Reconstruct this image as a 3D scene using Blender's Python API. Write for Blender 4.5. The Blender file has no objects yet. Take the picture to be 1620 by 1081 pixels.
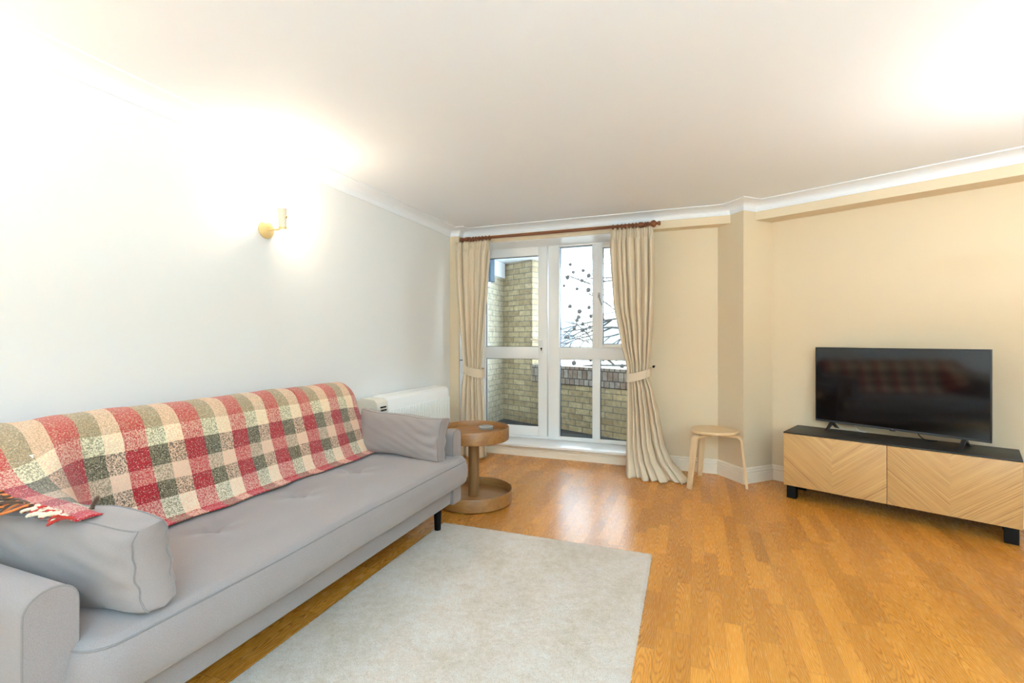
import bpy, bmesh, math, random
from mathutils import Vector, Matrix
R = math.radians
random.seed(7)
scene = bpy.context.scene
COL = scene.collection

# ------------------------------------------------------------------ camera
cam_d = bpy.data.cameras.new('camera')
cam_d.sensor_width = 36.0
cam_d.lens = 36.0 * 748.3 / 1620.0
cam_d.shift_y = -3.3 / 1620.0
cam_d.clip_start = 0.02
cam = bpy.data.objects.new('camera', cam_d)
COL.objects.link(cam)
cam.location = (2.316, 0.0, 1.165)
cam.rotation_euler = (R(90), 0, R(21.03))
scene.camera = cam

# ------------------------------------------------------------------ view
vs = scene.view_settings
vs.view_transform = 'Standard'
vs.look = 'None'
vs.gamma = 1.0
vs.use_curve_mapping = False
vs.exposure = 1.06
scene.cycles.max_bounces = 10
scene.cycles.diffuse_bounces = 6
scene.cycles.glossy_bounces = 4
scene.cycles.transparent_max_bounces = 16
scene.cycles.sample_clamp_indirect = 6.0
scene.cycles.use_denoising = True

# ------------------------------------------------------------------ world: bright overcast day
world = bpy.data.worlds.new('overcast_sky')
scene.world = world
world.use_nodes = True
bg = world.node_tree.nodes['Background']
bg.inputs['Color'].default_value = (0.72, 0.87, 1.0, 1)
bg.inputs['Strength'].default_value = 5.0

def lamp(name, kind, loc, energy, color, rot=(0, 0, 0), **kw):
    d = bpy.data.lights.new(name, kind)
    d.energy = energy
    d.color = color
    for k, v in kw.items():
        setattr(d, k, v)
    o = bpy.data.objects.new(name, d)
    COL.objects.link(o)
    o.location = loc
    o.rotation_euler = rot
    return o

WARM = (1.0, 0.86, 0.66)
SOFT = (1.0, 0.95, 0.88)
COOL = (0.45, 0.78, 1.03)
# sky portal in the window opening
p_ = lamp('window_portal', 'AREA', (1.0, 4.80, 1.14), 1.0, (1, 1, 1), rot=(R(-90), 0, 0), shape='RECTANGLE', size=1.8, size_y=2.05)
p_.data.cycles.is_portal = True
# winter sun low over the balcony wall, on the end of the brick pier
sun = lamp('sun', 'SUN', (4, 9, 6), 2.2, (1.0, 0.93, 0.82), angle=R(1.0))
sun.rotation_euler = Vector((-0.80, 0.25, -0.42)).to_track_quat('-Z', 'Y').to_euler()
# added cool fill light, unseen behind the camera, bounced off the ceiling
lamp('ceiling_fill_light', 'AREA', (3.5, -1.5, 1.30), 232.0, COOL, rot=(R(180), 0, 0), shape='DISK', size=0.44)
# wall uplighters and the standing uplighter: bulbs sit in the heads built below
lamp('wall_lamp_bulb', 'POINT', (0.085, 2.098, 1.965), 6.5, (1.0, 0.80, 0.55), shadow_soft_size=0.018)
lamp('near_wall_lamp_bulb', 'POINT', (0.085, 0.34, 1.965), 9.5, (1.0, 0.62, 0.31), shadow_soft_size=0.018)
lamp('standing_lamp_bulb', 'POINT', (3.86, 2.42, 1.62), 14.0, SOFT, shadow_soft_size=0.04)

# ------------------------------------------------------------------ node helper
class Mat:
    def __init__(s, name, color=(0.8, 0.8, 0.8), rough=0.5, **kw):
        s.m = bpy.data.materials.new(name)
        s.m.use_nodes = True
        s.t = s.m.node_tree
        s.b = s.t.nodes['Principled BSDF']
        s.set('Base Color', color)
        s.set('Roughness', rough)
        for k, v in kw.items():
            s.set(k.replace('_', ' '), v)
    def set(s, k, v):
        if isinstance(v, bpy.types.NodeSocket):
            s.t.links.new(v, s.b.inputs[k])
        else:
            if isinstance(v, tuple) and len(v) == 3:
                v = v + (1,)
            s.b.inputs[k].default_value = v
    def n(s, typ, ins=None, out=0, **props):
        nd = s.t.nodes.new('ShaderNode' + typ)
        for k, v in props.items():
            setattr(nd, k, v)
        for k, v in (ins or {}).items():
            if isinstance(v, bpy.types.NodeSocket):
                s.t.links.new(v, nd.inputs[k])
            else:
                if isinstance(v, tuple) and len(v) == 3 and nd.inputs[k].type == 'RGBA':
                    v = v + (1,)
                nd.inputs[k].default_value = v
        return nd.outputs[out]
    def math(s, op, a, b=0.0, c=0.0):
        return s.n('Math', {0: a, 1: b, 2: c}, operation=op)
    def coord(s, which='Object'):
        return s.n('TexCoord', out={'Generated': 0, 'Normal': 1, 'UV': 2, 'Object': 3}[which])
    def sep(s, v):
        nd = s.t.nodes.new('ShaderNodeSeparateXYZ')
        s.t.links.new(v, nd.inputs[0])
        return nd.outputs
    def comb(s, x, y, z):
        return s.n('CombineXYZ', {0: x, 1: y, 2: z})
    def noise(s, vec, scale, detail=2.0, rough=0.5, out=0, dist=0.0):
        return s.n('TexNoise', {'Vector': vec, 'Scale': scale, 'Detail': detail, 'Roughness': rough, 'Distortion': dist}, out=out)
    def ramp(s, fac, stops, interp='LINEAR'):
        nd = s.t.nodes.new('ShaderNodeValToRGB')
        s.t.links.new(fac, nd.inputs[0])
        cr = nd.color_ramp
        cr.interpolation = interp
        while len(cr.elements) < len(stops):
            cr.elements.new(0.5)
        for e, (p, c) in zip(cr.elements, stops):
            e.position = p
            e.color = tuple(c) + (1,) if len(c) == 3 else c
        return nd.outputs[0]
    def mix(s, fac, a, b, blend='MIX'):
        nd = s.t.nodes.new('ShaderNodeMix')
        nd.data_type = 'RGBA'
        nd.blend_type = blend
        for i, v in ((0, fac), (6, a), (7, b)):
            if isinstance(v, bpy.types.NodeSocket):
                s.t.links.new(v, nd.inputs[i])
            else:
                nd.inputs[i].default_value = v + (1,) if isinstance(v, tuple) and len(v) == 3 else v
        return nd.outputs[2]
    def bump(s, h, strength=0.3, dist=0.01):
        s.set('Normal', s.n('Bump', {'Height': h, 'Strength': strength, 'Distance': dist}))

# ------------------------------------------------------------------ mesh helpers
def link(name, me, mat=None, parent=None, smooth=False, angle=None):
    o = bpy.data.objects.new(name, me)
    COL.objects.link(o)
    if mat is not None:
        me.materials.append(mat)
    if smooth:
        for p in me.polygons:
            p.use_smooth = True
        if angle is not None:
            try:
                me.set_sharp_from_angle(angle=R(angle))
            except Exception:
                pass
    if parent is not None:
        o.parent = parent
    return o

def mesh_obj(name, verts, faces, mat=None, parent=None, smooth=False, angle=None):
    me = bpy.data.meshes.new(name)
    me.from_pydata([tuple(v) for v in verts], [], faces)
    me.validate()
    me.update()
    bm = bmesh.new(); bm.from_mesh(me)
    bmesh.ops.recalc_face_normals(bm, faces=bm.faces)
    bm.to_mesh(me); bm.free()
    return link(name, me, mat, parent, smooth, angle)

def bm_obj(name, bm, mat=None, parent=None, smooth=False, angle=40):
    bmesh.ops.recalc_face_normals(bm, faces=bm.faces)
    me = bpy.data.meshes.new(name)
    bm.to_mesh(me); bm.free()
    return link(name, me, mat, parent, smooth, angle)

def add_box(bm, x0, x1, y0, y1, z0, z1, bevel=0.0, seg=2, mtx=None):
    r = bmesh.ops.create_cube(bm, size=1.0)
    vs_ = r['verts']
    for v in vs_:
        v.co = Vector((x0 + (v.co.x + .5) * (x1 - x0), y0 + (v.co.y + .5) * (y1 - y0), z0 + (v.co.z + .5) * (z1 - z0)))
    if bevel > 0:
        es = list({e for v in vs_ for e in v.link_edges})
        rr = bmesh.ops.bevel(bm, geom=es, offset=bevel, segments=seg, profile=0.5, affect='EDGES')
        vs_ = list({v for f in rr['faces'] for v in f.verts} | {v for v in vs_ if v.is_valid})
    if mtx is not None:
        for v in vs_:
            v.co = mtx @ v.co
    return vs_

def box(name, x0, x1, y0, y1, z0, z1, mat, parent=None, bevel=0.0, seg=2):
    bm = bmesh.new()
    add_box(bm, x0, x1, y0, y1, z0, z1, bevel, seg)
    return bm_obj(name, bm, mat, parent, smooth=bevel > 0)

def add_prism(bm, poly, z0, z1):
    a = [bm.verts.new((x, y, z0)) for x, y in poly]
    b = [bm.verts.new((x, y, z1)) for x, y in poly]
    n = len(poly)
    bm.faces.new(a); bm.faces.new(b[::-1])
    for i in range(n):
        bm.faces.new((a[i], a[(i + 1) % n], b[(i + 1) % n], b[i]))

def prism(name, poly, z0, z1, mat, parent=None):
    bm = bmesh.new(); add_prism(bm, poly, z0, z1)
    return bm_obj(name, bm, mat, parent)

def add_tube(bm, pts, rad, n=8, cap=True, flat=1.0):
    pts = [Vector(p) for p in pts]
    rads = rad if isinstance(rad, (list, tuple)) else [rad] * len(pts)
    rings = []
    up = Vector((0, 0, 1))
    t0 = (pts[1] - pts[0]).normalized()
    if abs(t0.dot(up)) > 0.95:
        up = Vector((1, 0, 0))
    side = t0.cross(up).normalized()
    for i, p in enumerate(pts):
        t = (pts[min(i + 1, len(pts) - 1)] - pts[max(i - 1, 0)]).normalized()
        side = (side - t * side.dot(t)).normalized()
        b = t.cross(side).normalized()
        rings.append([bm.verts.new(p + side * math.cos(2 * math.pi * k / n) * rads[i] + b * math.sin(2 * math.pi * k / n) * rads[i] * flat) for k in range(n)])
    for a, c in zip(rings, rings[1:]):
        for k in range(n):
            bm.faces.new((a[k], a[(k + 1) % n], c[(k + 1) % n], c[k]))
    if cap:
        bm.faces.new(rings[0][::-1]); bm.faces.new(rings[-1])

def tube(name, pts, rad, mat, parent=None, n=8, flat=1.0):
    bm = bmesh.new(); add_tube(bm, pts, rad, n, flat=flat)
    return bm_obj(name, bm, mat, parent, smooth=True, angle=60)

def add_lathe(bm, prof, n=32, mtx=None):
    rings = []
    for r, z in prof:
        if r < 1e-6:
            rings.append([bm.verts.new((0, 0, z))])
        else:
            rings.append([bm.verts.new((r * math.cos(2 * math.pi * k / n), r * math.sin(2 * math.pi * k / n), z)) for k in range(n)])
    for a, c in zip(rings, rings[1:]):
        for k in range(n):
            k2 = (k + 1) % n
            if len(a) == 1 and len(c) == 1:
                continue
            if len(a) == 1:
                bm.faces.new((a[0], c[k2], c[k]))
            elif len(c) == 1:
                bm.faces.new((a[k], a[k2], c[0]))
            else:
                bm.faces.new((a[k], a[k2], c[k2], c[k]))
    if mtx is not None:
        for rg in rings:
            for v in rg:
                v.co = mtx @ v.co

def lathe(name, prof, mat, parent=None, n=32, mtx=None, angle=35):
    bm = bmesh.new(); add_lathe(bm, prof, n, mtx)
    return bm_obj(name, bm, mat, parent, smooth=True, angle=angle)

def grid_obj(name, P, mat, parent=None, closed_u=False, uv=None, smooth=True, angle=None):
    """P[i][j] a grid of points."""
    ni, nj = len(P), len(P[0])
    verts = [tuple(p) for row in P for p in row]
    faces = []
    for i in range(ni - 1 + (1 if closed_u else 0)):
        for j in range(nj - 1):
            i2 = (i + 1) % ni
            faces.append((i * nj + j, i2 * nj + j, i2 * nj + j + 1, i * nj + j + 1))
    me = bpy.data.meshes.new(name)
    me.from_pydata(verts, [], faces)
    if uv is not None:
        l = me.uv_layers.new(name='UVMap')
        for poly in me.polygons:
            for li in poly.loop_indices:
                vi = me.loops[li].vertex_index
                l.data[li].uv = uv[vi // nj][vi % nj]
    me.update()
    return link(name, me, mat, parent, smooth, angle)

def empty(name, loc=(0, 0, 0), rz=0.0):
    o = bpy.data.objects.new(name, None)
    o.empty_display_size = 0.1
    COL.objects.link(o)
    o.location = loc
    o.rotation_euler = (0, 0, rz)
    return o

def tag(o, label=None, cat=None, group=None, kind=None):
    if label: o['label'] = label
    if cat: o['category'] = cat
    if group: o['group'] = group
    if kind: o['kind'] = kind
    return o

def struct(o, label=None):
    o['kind'] = 'structure'
    if label: o['label'] = label
    return o

def offset_path(path, d):
    """offset a polyline to its right side by d with mitres"""
    out = []
    n = len(path)
    def nrm(a, b):
        v = Vector((b[0] - a[0], b[1] - a[1])).normalized()
        return Vector((v.y, -v.x))
    for i in range(n):
        if i == 0: m = nrm(path[0], path[1]); k = 1
        elif i == n - 1: m = nrm(path[-2], path[-1]); k = 1
        else:
            a, b = nrm(path[i - 1], path[i]), nrm(path[i], path[i + 1])
            m = (a + b).normalized(); k = 1 / max(0.25, m.dot(a))
        out.append((path[i][0] + m.x * d * k, path[i][1] + m.y * d * k))
    return out

def sweep(name, path, prof, mat, parent=None, angle=30):
    """prof: closed list of (offset, z)"""
    bm = bmesh.new()
    cols = []
    for d, z in prof:
        cols.append([bm.verts.new((x, y, z)) for x, y in offset_path(path, d)])
    n = len(prof)
    for i in range(n):
        a, b = cols[i], cols[(i + 1) % n]
        for j in range(len(path) - 1):
            bm.faces.new((a[j], a[j + 1], b[j + 1], b[j]))
    bm.faces.new([c[0] for c in cols]); bm.faces.new([c[-1] for c in cols][::-1])
    return bm_obj(name, bm, mat, parent, smooth=True, angle=angle)

def interp(tab, x):
    """piecewise linear, tab sorted by x"""
    if x <= tab[0][0]: return tab[0][1]
    for (a, va), (b, vb) in zip(tab, tab[1:]):
        if x <= b:
            t = (x - a) / (b - a)
            t = t * t * (3 - 2 * t) * 0.4 + t * 0.6
            return va + (vb - va) * t
    return tab[-1][1]

# ------------------------------------------------------------------ materials
def paint(name, color, rough=0.6):
    m = Mat(name, color, rough)
    m.bump(m.noise(m.coord(), 180, 3), 0.05, 0.002)
    m.set('Specular IOR Level', 0.25)
    return m.m
M_wall = paint("cream_wall_paint", (0.735, 0.61, 0.44))
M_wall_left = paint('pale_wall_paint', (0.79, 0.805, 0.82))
M_white = paint('white_ceiling_paint', (0.845, 0.885, 0.95), 0.7)
M_trim = paint('white_gloss_trim', (0.88, 0.79, 0.67), 0.35)

def upvc():
    m = Mat('white_upvc', (0.90, 0.91, 0.93), 0.28)
    return m.m
M_upvc = upvc()
M_gasket = Mat('black_rubber_gasket', (0.015, 0.017, 0.02), 0.6).m
M_dark = Mat('black_metal', (0.005, 0.005, 0.005), 0.5, Specular_IOR_Level=0.15).m
M_chrome = Mat('polished_metal', (0.75, 0.75, 0.76), 0.2, Metallic=1.0).m

def glass():
    m = bpy.data.materials.new('clear_window_glass')
    m.use_nodes = True
    t = m.node_tree
    for nd in list(t.nodes): t.nodes.remove(nd)
    out = t.nodes.new('ShaderNodeOutputMaterial')
    mx = t.nodes.new('ShaderNodeMixShader')
    tr = t.nodes.new('ShaderNodeBsdfTransparent'); tr.inputs[0].default_value = (0.93, 0.96, 0.96, 1)
    gl = t.nodes.new('ShaderNodeBsdfGlossy'); gl.inputs['Roughness'].default_value = 0.01
    fr = t.nodes.new('ShaderNodeFresnel'); fr.inputs[0].default_value = 1.45
    t.links.new(fr.outputs[0], mx.inputs[0]); t.links.new(tr.outputs[0], mx.inputs[1]); t.links.new(gl.outputs[0], mx.inputs[2])
    t.links.new(mx.outputs[0], out.inputs[0])
    return m
M_glass = glass()

def floor_mat():
    m = Mat('oak_strip_laminate', rough=0.3)
    c = m.sep(m.coord())
    W, L = 0.064, 0.42
    row = m.math('FLOOR', m.math('DIVIDE', c[0], W))
    rnd = m.n('TexWhiteNoise', {'Vector': m.comb(row, 3.1, 0.0)}, noise_dimensions='3D')
    ys = m.math('ADD', m.math('DIVIDE', c[1], L), m.math('MULTIPLY', rnd, 7.0))
    col = m.math('FLOOR', ys)
    cell = m.comb(row, col, 0.0)
    r1 = m.n('TexWhiteNoise', {'Vector': cell}, noise_dimensions='3D')
    r2 = m.n('TexWhiteNoise', {'Vector': m.comb(col, row, 5.0)}, noise_dimensions='3D')
    # cathedral grain: long nested ovals, one centre per strip
    r3 = m.n('TexWhiteNoise', {'Vector': m.comb(row, col, 9.0)}, noise_dimensions='3D')
    fxs = m.math('MULTIPLY', m.math('SUBTRACT', m.math('FRACT', m.math('DIVIDE', c[0], W)), 0.5), W)
    fys = m.math('MULTIPLY', m.math('SUBTRACT', m.math('FRACT', ys), 0.5), L)
    wz = m.noise(m.comb(m.math('ADD', m.math('MULTIPLY', c[0], 22.0), m.math('MULTIPLY', r1, 31.0)), m.math('ADD', m.math('MULTIPLY', c[1], 7.0), m.math('MULTIPLY', r2, 17.0)), 0.0), 1.0, 2.0)
    sx = m.math('ADD', fxs, m.math('MULTIPLY', m.math('SUBTRACT', r3, 0.5), 0.075))
    sx = m.math('ADD', sx, m.math('MULTIPLY', m.math('SUBTRACT', wz, 0.5), 0.016))
    sy = m.math('MULTIPLY', m.math('ADD', fys, m.math('MULTIPLY', m.math('SUBTRACT', r2, 0.5), 0.5)), 0.105)
    rr_ = m.math('SQRT', m.math('ADD', m.math('MULTIPLY', sx, sx), m.math('MULTIPLY', sy, sy)))
    rings = m.math('SINE', m.math('MULTIPLY', m.math('ADD', rr_, m.math('MULTIPLY', wz, 0.010)), 1050.0))
    rings = m.math('POWER', m.math('ADD', m.math('MULTIPLY', rings, 0.5), 0.5), 2.5)
    fine = m.noise(m.comb(m.math('MULTIPLY', c[0], 420.0), m.math('MULTIPLY', c[1], 16.0), 0.0), 1.0, 3.0, 0.6)
    a = m.math('SUBTRACT', 0.68, m.math('MULTIPLY', rings, m.math('ADD', 0.20, m.math('MULTIPLY', r3, 0.28))))
    a = m.math('ADD', a, m.math('MULTIPLY', m.math('SUBTRACT', fine, 0.5), 0.55))
    a = m.math('ADD', a, m.math('MULTIPLY', m.math('SUBTRACT', wz, 0.5), 0.25))
    grain = m.ramp(a, [(0.15, (0.33, 0.110, 0.013)), (0.42, (0.51, 0.192, 0.025)), (0.62, (0.62, 0.252, 0.036)), (0.9, (0.68, 0.30, 0.055))])
    tone = m.ramp(r1, [(0.0, (0.74, 0.70, 0.66)), (0.5, (0.97, 0.96, 0.95)), (1.0, (1.14, 1.16, 1.2))])
    colr = m.mix(1.0, grain, tone, 'MULTIPLY')
    # seams
    fx = m.math('FRACT', m.math('DIVIDE', c[0], W)); fy = m.math('FRACT', ys)
    ex = m.math('LESS_THAN', m.math('ABSOLUTE', m.math('SUBTRACT', fx, 0.5)), 0.484)
    ey = m.math('LESS_THAN', m.math('ABSOLUTE', m.math('SUBTRACT', fy, 0.5)), 0.4965)
    e = m.math('MULTIPLY', ex, ey)
    colr = m.mix(m.math('MULTIPLY', m.math('SUBTRACT', 1.0, e), 0.45), colr, (0.16, 0.06, 0.02))
    m.set('Base Color', colr)
    m.set('Roughness', m.math('ADD', m.math('MULTIPLY', fine, 0.10), 0.22))
    m.set('Specular IOR Level', 0.5)
    m.bump(m.math('ADD', m.math('MULTIPLY', fine, 0.4), m.math('MULTIPLY', e, 0.4)), 0.07, 0.002)
    return m.m
M_floor = floor_mat()

def wood(name, c0, c1, axis='Z', rough=0.45, scale=1.0, fine=1.0):
    m = Mat(name, rough=rough)
    c = m.sep(m.coord())
    i = 'XYZ'.index(axis)
    comps = [m.math('MULTIPLY', c[k], (3.0 if k == i else 34.0) * scale) for k in range(3)]
    n1 = m.noise(m.comb(*comps), 1.0, 4.0, 0.6, dist=0.6)
    comps2 = [m.math('MULTIPLY', c[k], (14.0 if k == i else 420.0) * scale) for k in range(3)]
    n2 = m.noise(m.comb(*comps2), 1.0, 2.0)
    a = m.math('ADD', m.math('MULTIPLY', n1, 0.75), m.math('MULTIPLY', n2, 0.25 * fine))
    m.set('Base Color', m.ramp(a, [(0.30, c0), (0.68, c1)]))
    m.bump(n2, 0.05, 0.002)
    return m.m
M_oak_side = wood('oak_veneer', (0.20, 0.08, 0.020), (0.34, 0.155, 0.046), 'X', 0.38)
M_oak_stem = wood('oak_stem', (0.17, 0.078, 0.025), (0.28, 0.135, 0.05), 'Z', 0.4)
M_birch = wood('birch_ply', (0.66, 0.46, 0.26), (0.78, 0.60, 0.38), 'Z', 0.4, fine=0.6)
M_birch_seat = wood('birch_seat', (0.66, 0.46, 0.25), (0.77, 0.58, 0.36), 'X', 0.4, fine=0.6)
M_pole = wood('mahogany_stained_wood', (0.13, 0.035, 0.012), (0.24, 0.075, 0.025), 'X', 0.3)
M_blackwood = wood('black_brown_veneer', (0.010, 0.009, 0.008), (0.022, 0.019, 0.017), 'X', 0.5)

def chevron():
    m = Mat('chevron_oak_veneer', rough=0.42)
    c = m.sep(m.coord())
    info = m.n('ObjectInfo', out=5)
    ax = m.math('ABSOLUTE', c[0])
    q = m.math('SUBTRACT', m.math('MULTIPLY', c[2], 0.82), m.math('MULTIPLY', ax, 0.72))
    al = m.math('ADD', m.math('MULTIPLY', c[2], 0.6), m.math('MULTIPLY', ax, 0.8))
    off = m.math('ADD', m.math('MULTIPLY', info, 17.0), m.math('MULTIPLY', m.math('SIGN', c[0]), 0.04))
    q2 = m.math('ADD', q, off)
    n1 = m.noise(m.comb(m.math('MULTIPLY', q2, 34.0), m.math('MULTIPLY', al, 1.2), 0.0), 1.0, 3.0, 0.55)
    w = m.math('SINE', m.math('MULTIPLY', m.math('ADD', q2, m.math('MULTIPLY', n1, 0.05)), 430.0))
    n2 = m.noise(m.comb(m.math('MULTIPLY', q2, 420.0), m.math('MULTIPLY', al, 7.0), 0.0), 1.0, 3.0, 0.6)
    amt = m.ramp(m.noise(m.comb(m.math('MULTIPLY', q2, 12.0), m.math('MULTIPLY', al, 0.6), 3.0), 1.0, 1.0), [(0.42, (0.1, 0.1, 0.1)), (0.60, (1, 1, 1))])
    a = m.math('ADD', 0.55, m.math('MULTIPLY', m.math('MULTIPLY', w, amt), 0.16))
    a = m.math('ADD', a, m.math('MULTIPLY', m.math('SUBTRACT', n2, 0.5), 0.55))
    a = m.math('ADD', a, m.math('MULTIPLY', m.math('SUBTRACT', n1, 0.5), 0.7))
    m.set('Base Color', m.ramp(a, [(0.15, (0.27, 0.115, 0.033)), (0.48, (0.55, 0.31, 0.115)), (0.8, (0.66, 0.40, 0.165))]))
    m.bump(n2, 0.06, 0.002)
    return m.m
M_chev = chevron()

def fabric(name, color, scale=900.0, var=0.25, rough=0.95, bump=0.25, sheen=0.25, macro=0.0):
    m = Mat(name, rough=rough)
    v = m.coord()
    n = m.noise(v, scale, 2.0)
    big = m.noise(v, 5.0, 3.0)
    f = m.math('ADD', m.math('MULTIPLY', m.math('SUBTRACT', n, 0.5), var * 2), 1.0)
    f = m.math('ADD', f, m.math('MULTIPLY', m.math('SUBTRACT', big, 0.5), 0.12))
    m.set('Base Color', m.mix(1.0, color, m.comb(f, f, f), 'MULTIPLY'))
    m.set('Specular IOR Level', 0.15)
    m.set('Sheen Weight', sheen)
    h = n if macro == 0 else m.math('ADD', m.math('MULTIPLY', n, 0.25), m.math('MULTIPLY', m.noise(v, 14.0, 2.0), macro))
    m.bump(h, bump, 0.003)
    return m.m
M_sofa = fabric('taupe_grey_upholstery', (0.275, 0.232, 0.226), 620.0, 0.30)
M_piping = fabric('taupe_piping', (0.22, 0.19, 0.185), 620.0, 0.2)
M_cushion = fabric('taupe_cushion_cotton', (0.28, 0.232, 0.222), 700.0, 0.22)
M_tuft = fabric('tufted_button_fabric', (0.26, 0.205, 0.165), 620.0, 0.2)

def curtain_mat():
    m = Mat('cream_curtain_cotton', rough=0.9)
    v = m.coord()
    c = m.sep(v)
    weave = m.noise(m.comb(m.math('MULTIPLY', c[0], 500.0), m.math('MULTIPLY', c[1], 500.0), m.math('MULTIPLY', c[2], 300.0)), 1.0, 2.0)
    m.set('Base Color', m.ramp(weave, [(0.3, (0.72, 0.60, 0.45)), (0.7, (0.82, 0.70, 0.55))]))
    m.set('Specular IOR Level', 0.1)
    m.bump(weave, 0.15, 0.002)
    t = m.t
    tl = t.nodes.new('ShaderNodeBsdfTranslucent'); tl.inputs[0].default_value = (0.75, 0.66, 0.53, 1)
    mx = t.nodes.new('ShaderNodeMixShader'); mx.inputs[0].default_value = 0.12
    out = t.nodes['Material Output']
    t.links.new(m.b.outputs[0], mx.inputs[1]); t.links.new(tl.outputs[0], mx.inputs[2]); t.links.new(mx.outputs[0], out.inputs[0])
    return m.m
M_curtain = curtain_mat()

def plaid():
    m = Mat('plaid_boucle_wool', rough=1.0)
    uv = m.sep(m.coord('UV'))
    v3 = m.coord('Object')
    wob = m.math('MULTIPLY', m.math('SUBTRACT', m.noise(v3, 6.0, 1.0), 0.5), 0.012)
    u = m.math('FRACT', m.math('DIVIDE', m.math('ADD', uv[0], wob), 0.2135))
    warp = m.ramp(u, [(0.0, (0.46, 0.010, 0.022)), (0.385, (0.24, 0.20, 0.115)), (0.70, (0.82, 0.58, 0.42))], 'CONSTANT')
    # every second light band is peach, some greys cooler
    k = m.math('FLOOR', m.math('DIVIDE', uv[0], 0.2135))
    rk = m.n('TexWhiteNoise', {'Vector': m.comb(k, 2.0, 0.0)}, noise_dimensions='3D')
    warp = m.mix(m.math('MULTIPLY', m.math('GREATER_THAN', u, 0.70), m.math('MULTIPLY', rk, 0.55)), warp, (0.85, 0.42, 0.24))
    vv = m.math('ADD', uv[1], wob)
    weft = m.ramp(vv, [(0.0, (0.50, 0.34, 0.19)), (0.03, (0.50, 0.34, 0.19)), (0.545, (0.92, 0.83, 0.58)), (0.62, (0.036, 0.027, 0.019)),
                       (0.70, (0.72, 0.50, 0.38)), (0.765, (0.036, 0.027, 0.019)), (0.83, (0.82, 0.74, 0.58)), (0.905, (0.42, 0.015, 0.022)), (0.99, (0.42, 0.015, 0.022))], 'CONSTANT')
    sp = m.noise(v3, 185.0, 2.0, 0.6)
    isred = m.math('LESS_THAN', u, 0.385)
    loops = m.math('MULTIPLY', m.ramp(sp, [(0.44, (0.12, 0.12, 0.12)), (0.56, (0.85, 0.85, 0.85))]), m.math('SUBTRACT', 1.0, m.math('MULTIPLY', isred, 0.45)))
    colr = m.mix(loops, warp, weft)
    # long light threads
    th = m.noise(v3, 240.0, 1.0)
    colr = m.mix(m.math('MULTIPLY', m.math('GREATER_THAN', th, 0.64), 0.55), colr, (0.85, 0.72, 0.55))
    m.set('Base Color', colr)
    m.set('Specular IOR Level', 0.05)
    m.set('Sheen Weight', 0.3)
    m.bump(m.math('ADD', sp, m.math('MULTIPLY', m.noise(v3, 420.0, 2.0), 0.5)), 0.8, 0.006)
    return m.m
M_plaid = plaid()
M_yarn = {n: fabric('yarn_' + n, c, 500.0, 0.4) for n, c in dict(brown=(0.09, 0.045, 0.025), red=(0.42, 0.03, 0.02), cream=(0.78, 0.66, 0.50), orange=(0.62, 0.17, 0.04)).items()}

def rug_mat():
    m = Mat('ivory_wool_pile', rough=1.0)
    v = m.coord()
    a = m.noise(v, 420.0, 2.0, 0.7)
    b = m.noise(v, 3.2, 4.0, 0.55)
    d = m.noise(v, 30.0, 3.0, 0.6)
    s = m.math('ADD', m.math('MULTIPLY', b, 0.55), m.math('MULTIPLY', d, 0.45))
    base = m.ramp(s, [(0.36, (0.75, 0.62, 0.49)), (0.5, (0.86, 0.735, 0.63)), (0.64, (0.91, 0.83, 0.76))])
    f = m.ramp(a, [(0.28, (0.52, 0.50, 0.47)), (0.52, (1.0, 1.0, 1.0)), (0.8, (1.08, 1.08, 1.08))])
    m.set('Base Color', m.mix(1.0, base, f, 'MULTIPLY'))
    m.set('Specular IOR Level', 0.05)
    m.set('Sheen Weight', 0.2)
    m.bump(m.math('ADD', a, m.math('MULTIPLY', d, 0.6)), 0.8, 0.008)
    return m.m
M_rug = rug_mat()

def brick(name, c1, c2, mortar, bw=0.225, bh=0.075, off=0.5):
    m = Mat(name, rough=0.9)
    c = m.sep(m.coord())
    v = m.comb(c[0], c[2], 0.0)
    n1 = m.noise(m.coord(), 40.0, 4.0, 0.7)
    v2 = m.n('VectorMath', {0: v, 1: m.comb(m.math('MULTIPLY', n1, 0.006), m.math('MULTIPLY', n1, 0.006), 0.0)}, operation='ADD')
    bt = m.t.nodes.new('ShaderNodeTexBrick')
    bt.offset = off
    m.t.links.new(v2, bt.inputs['Vector'])
    for k, val in (('Color1', c1), ('Color2', c2), ('Mortar', mortar)):
        bt.inputs[k].default_value = val + (1,)
    bt.inputs['Scale'].default_value = 1.0
    bt.inputs['Mortar Size'].default_value = 0.006
    bt.inputs['Mortar Smooth'].default_value = 0.2
    bt.inputs['Bias'].default_value = 0.0
    bt.inputs['Brick Width'].default_value = bw
    bt.inputs['Row Height'].default_value = bh
    n2 = m.ramp(m.noise(m.coord(), 16.0, 4.0, 0.7), [(0.3, (0.55, 0.52, 0.50)), (0.7, (1.2, 1.2, 1.2))])
    m.set('Base Color', m.mix(0.8, bt.outputs[0], n2, 'MULTIPLY'))
    m.bump(m.math('ADD', m.math('MULTIPLY', bt.outputs[1], -1.0), m.math('MULTIPLY', n1, 0.3)), 0.5, 0.01)
    return m.m
M_brick = brick('yellow_stock_brick', (0.42, 0.32, 0.19), (0.62, 0.50, 0.31), (0.24, 0.22, 0.18))
M_coping = brick('grey_coping_brick', (0.32, 0.23, 0.18), (0.46, 0.41, 0.37), (0.09, 0.083, 0.078), 0.075, 0.112, 0.35)
M_brick_pale = brick('pale_buff_brick', (0.66, 0.58, 0.42), (0.74, 0.68, 0.52), (0.45, 0.42, 0.36))

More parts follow.
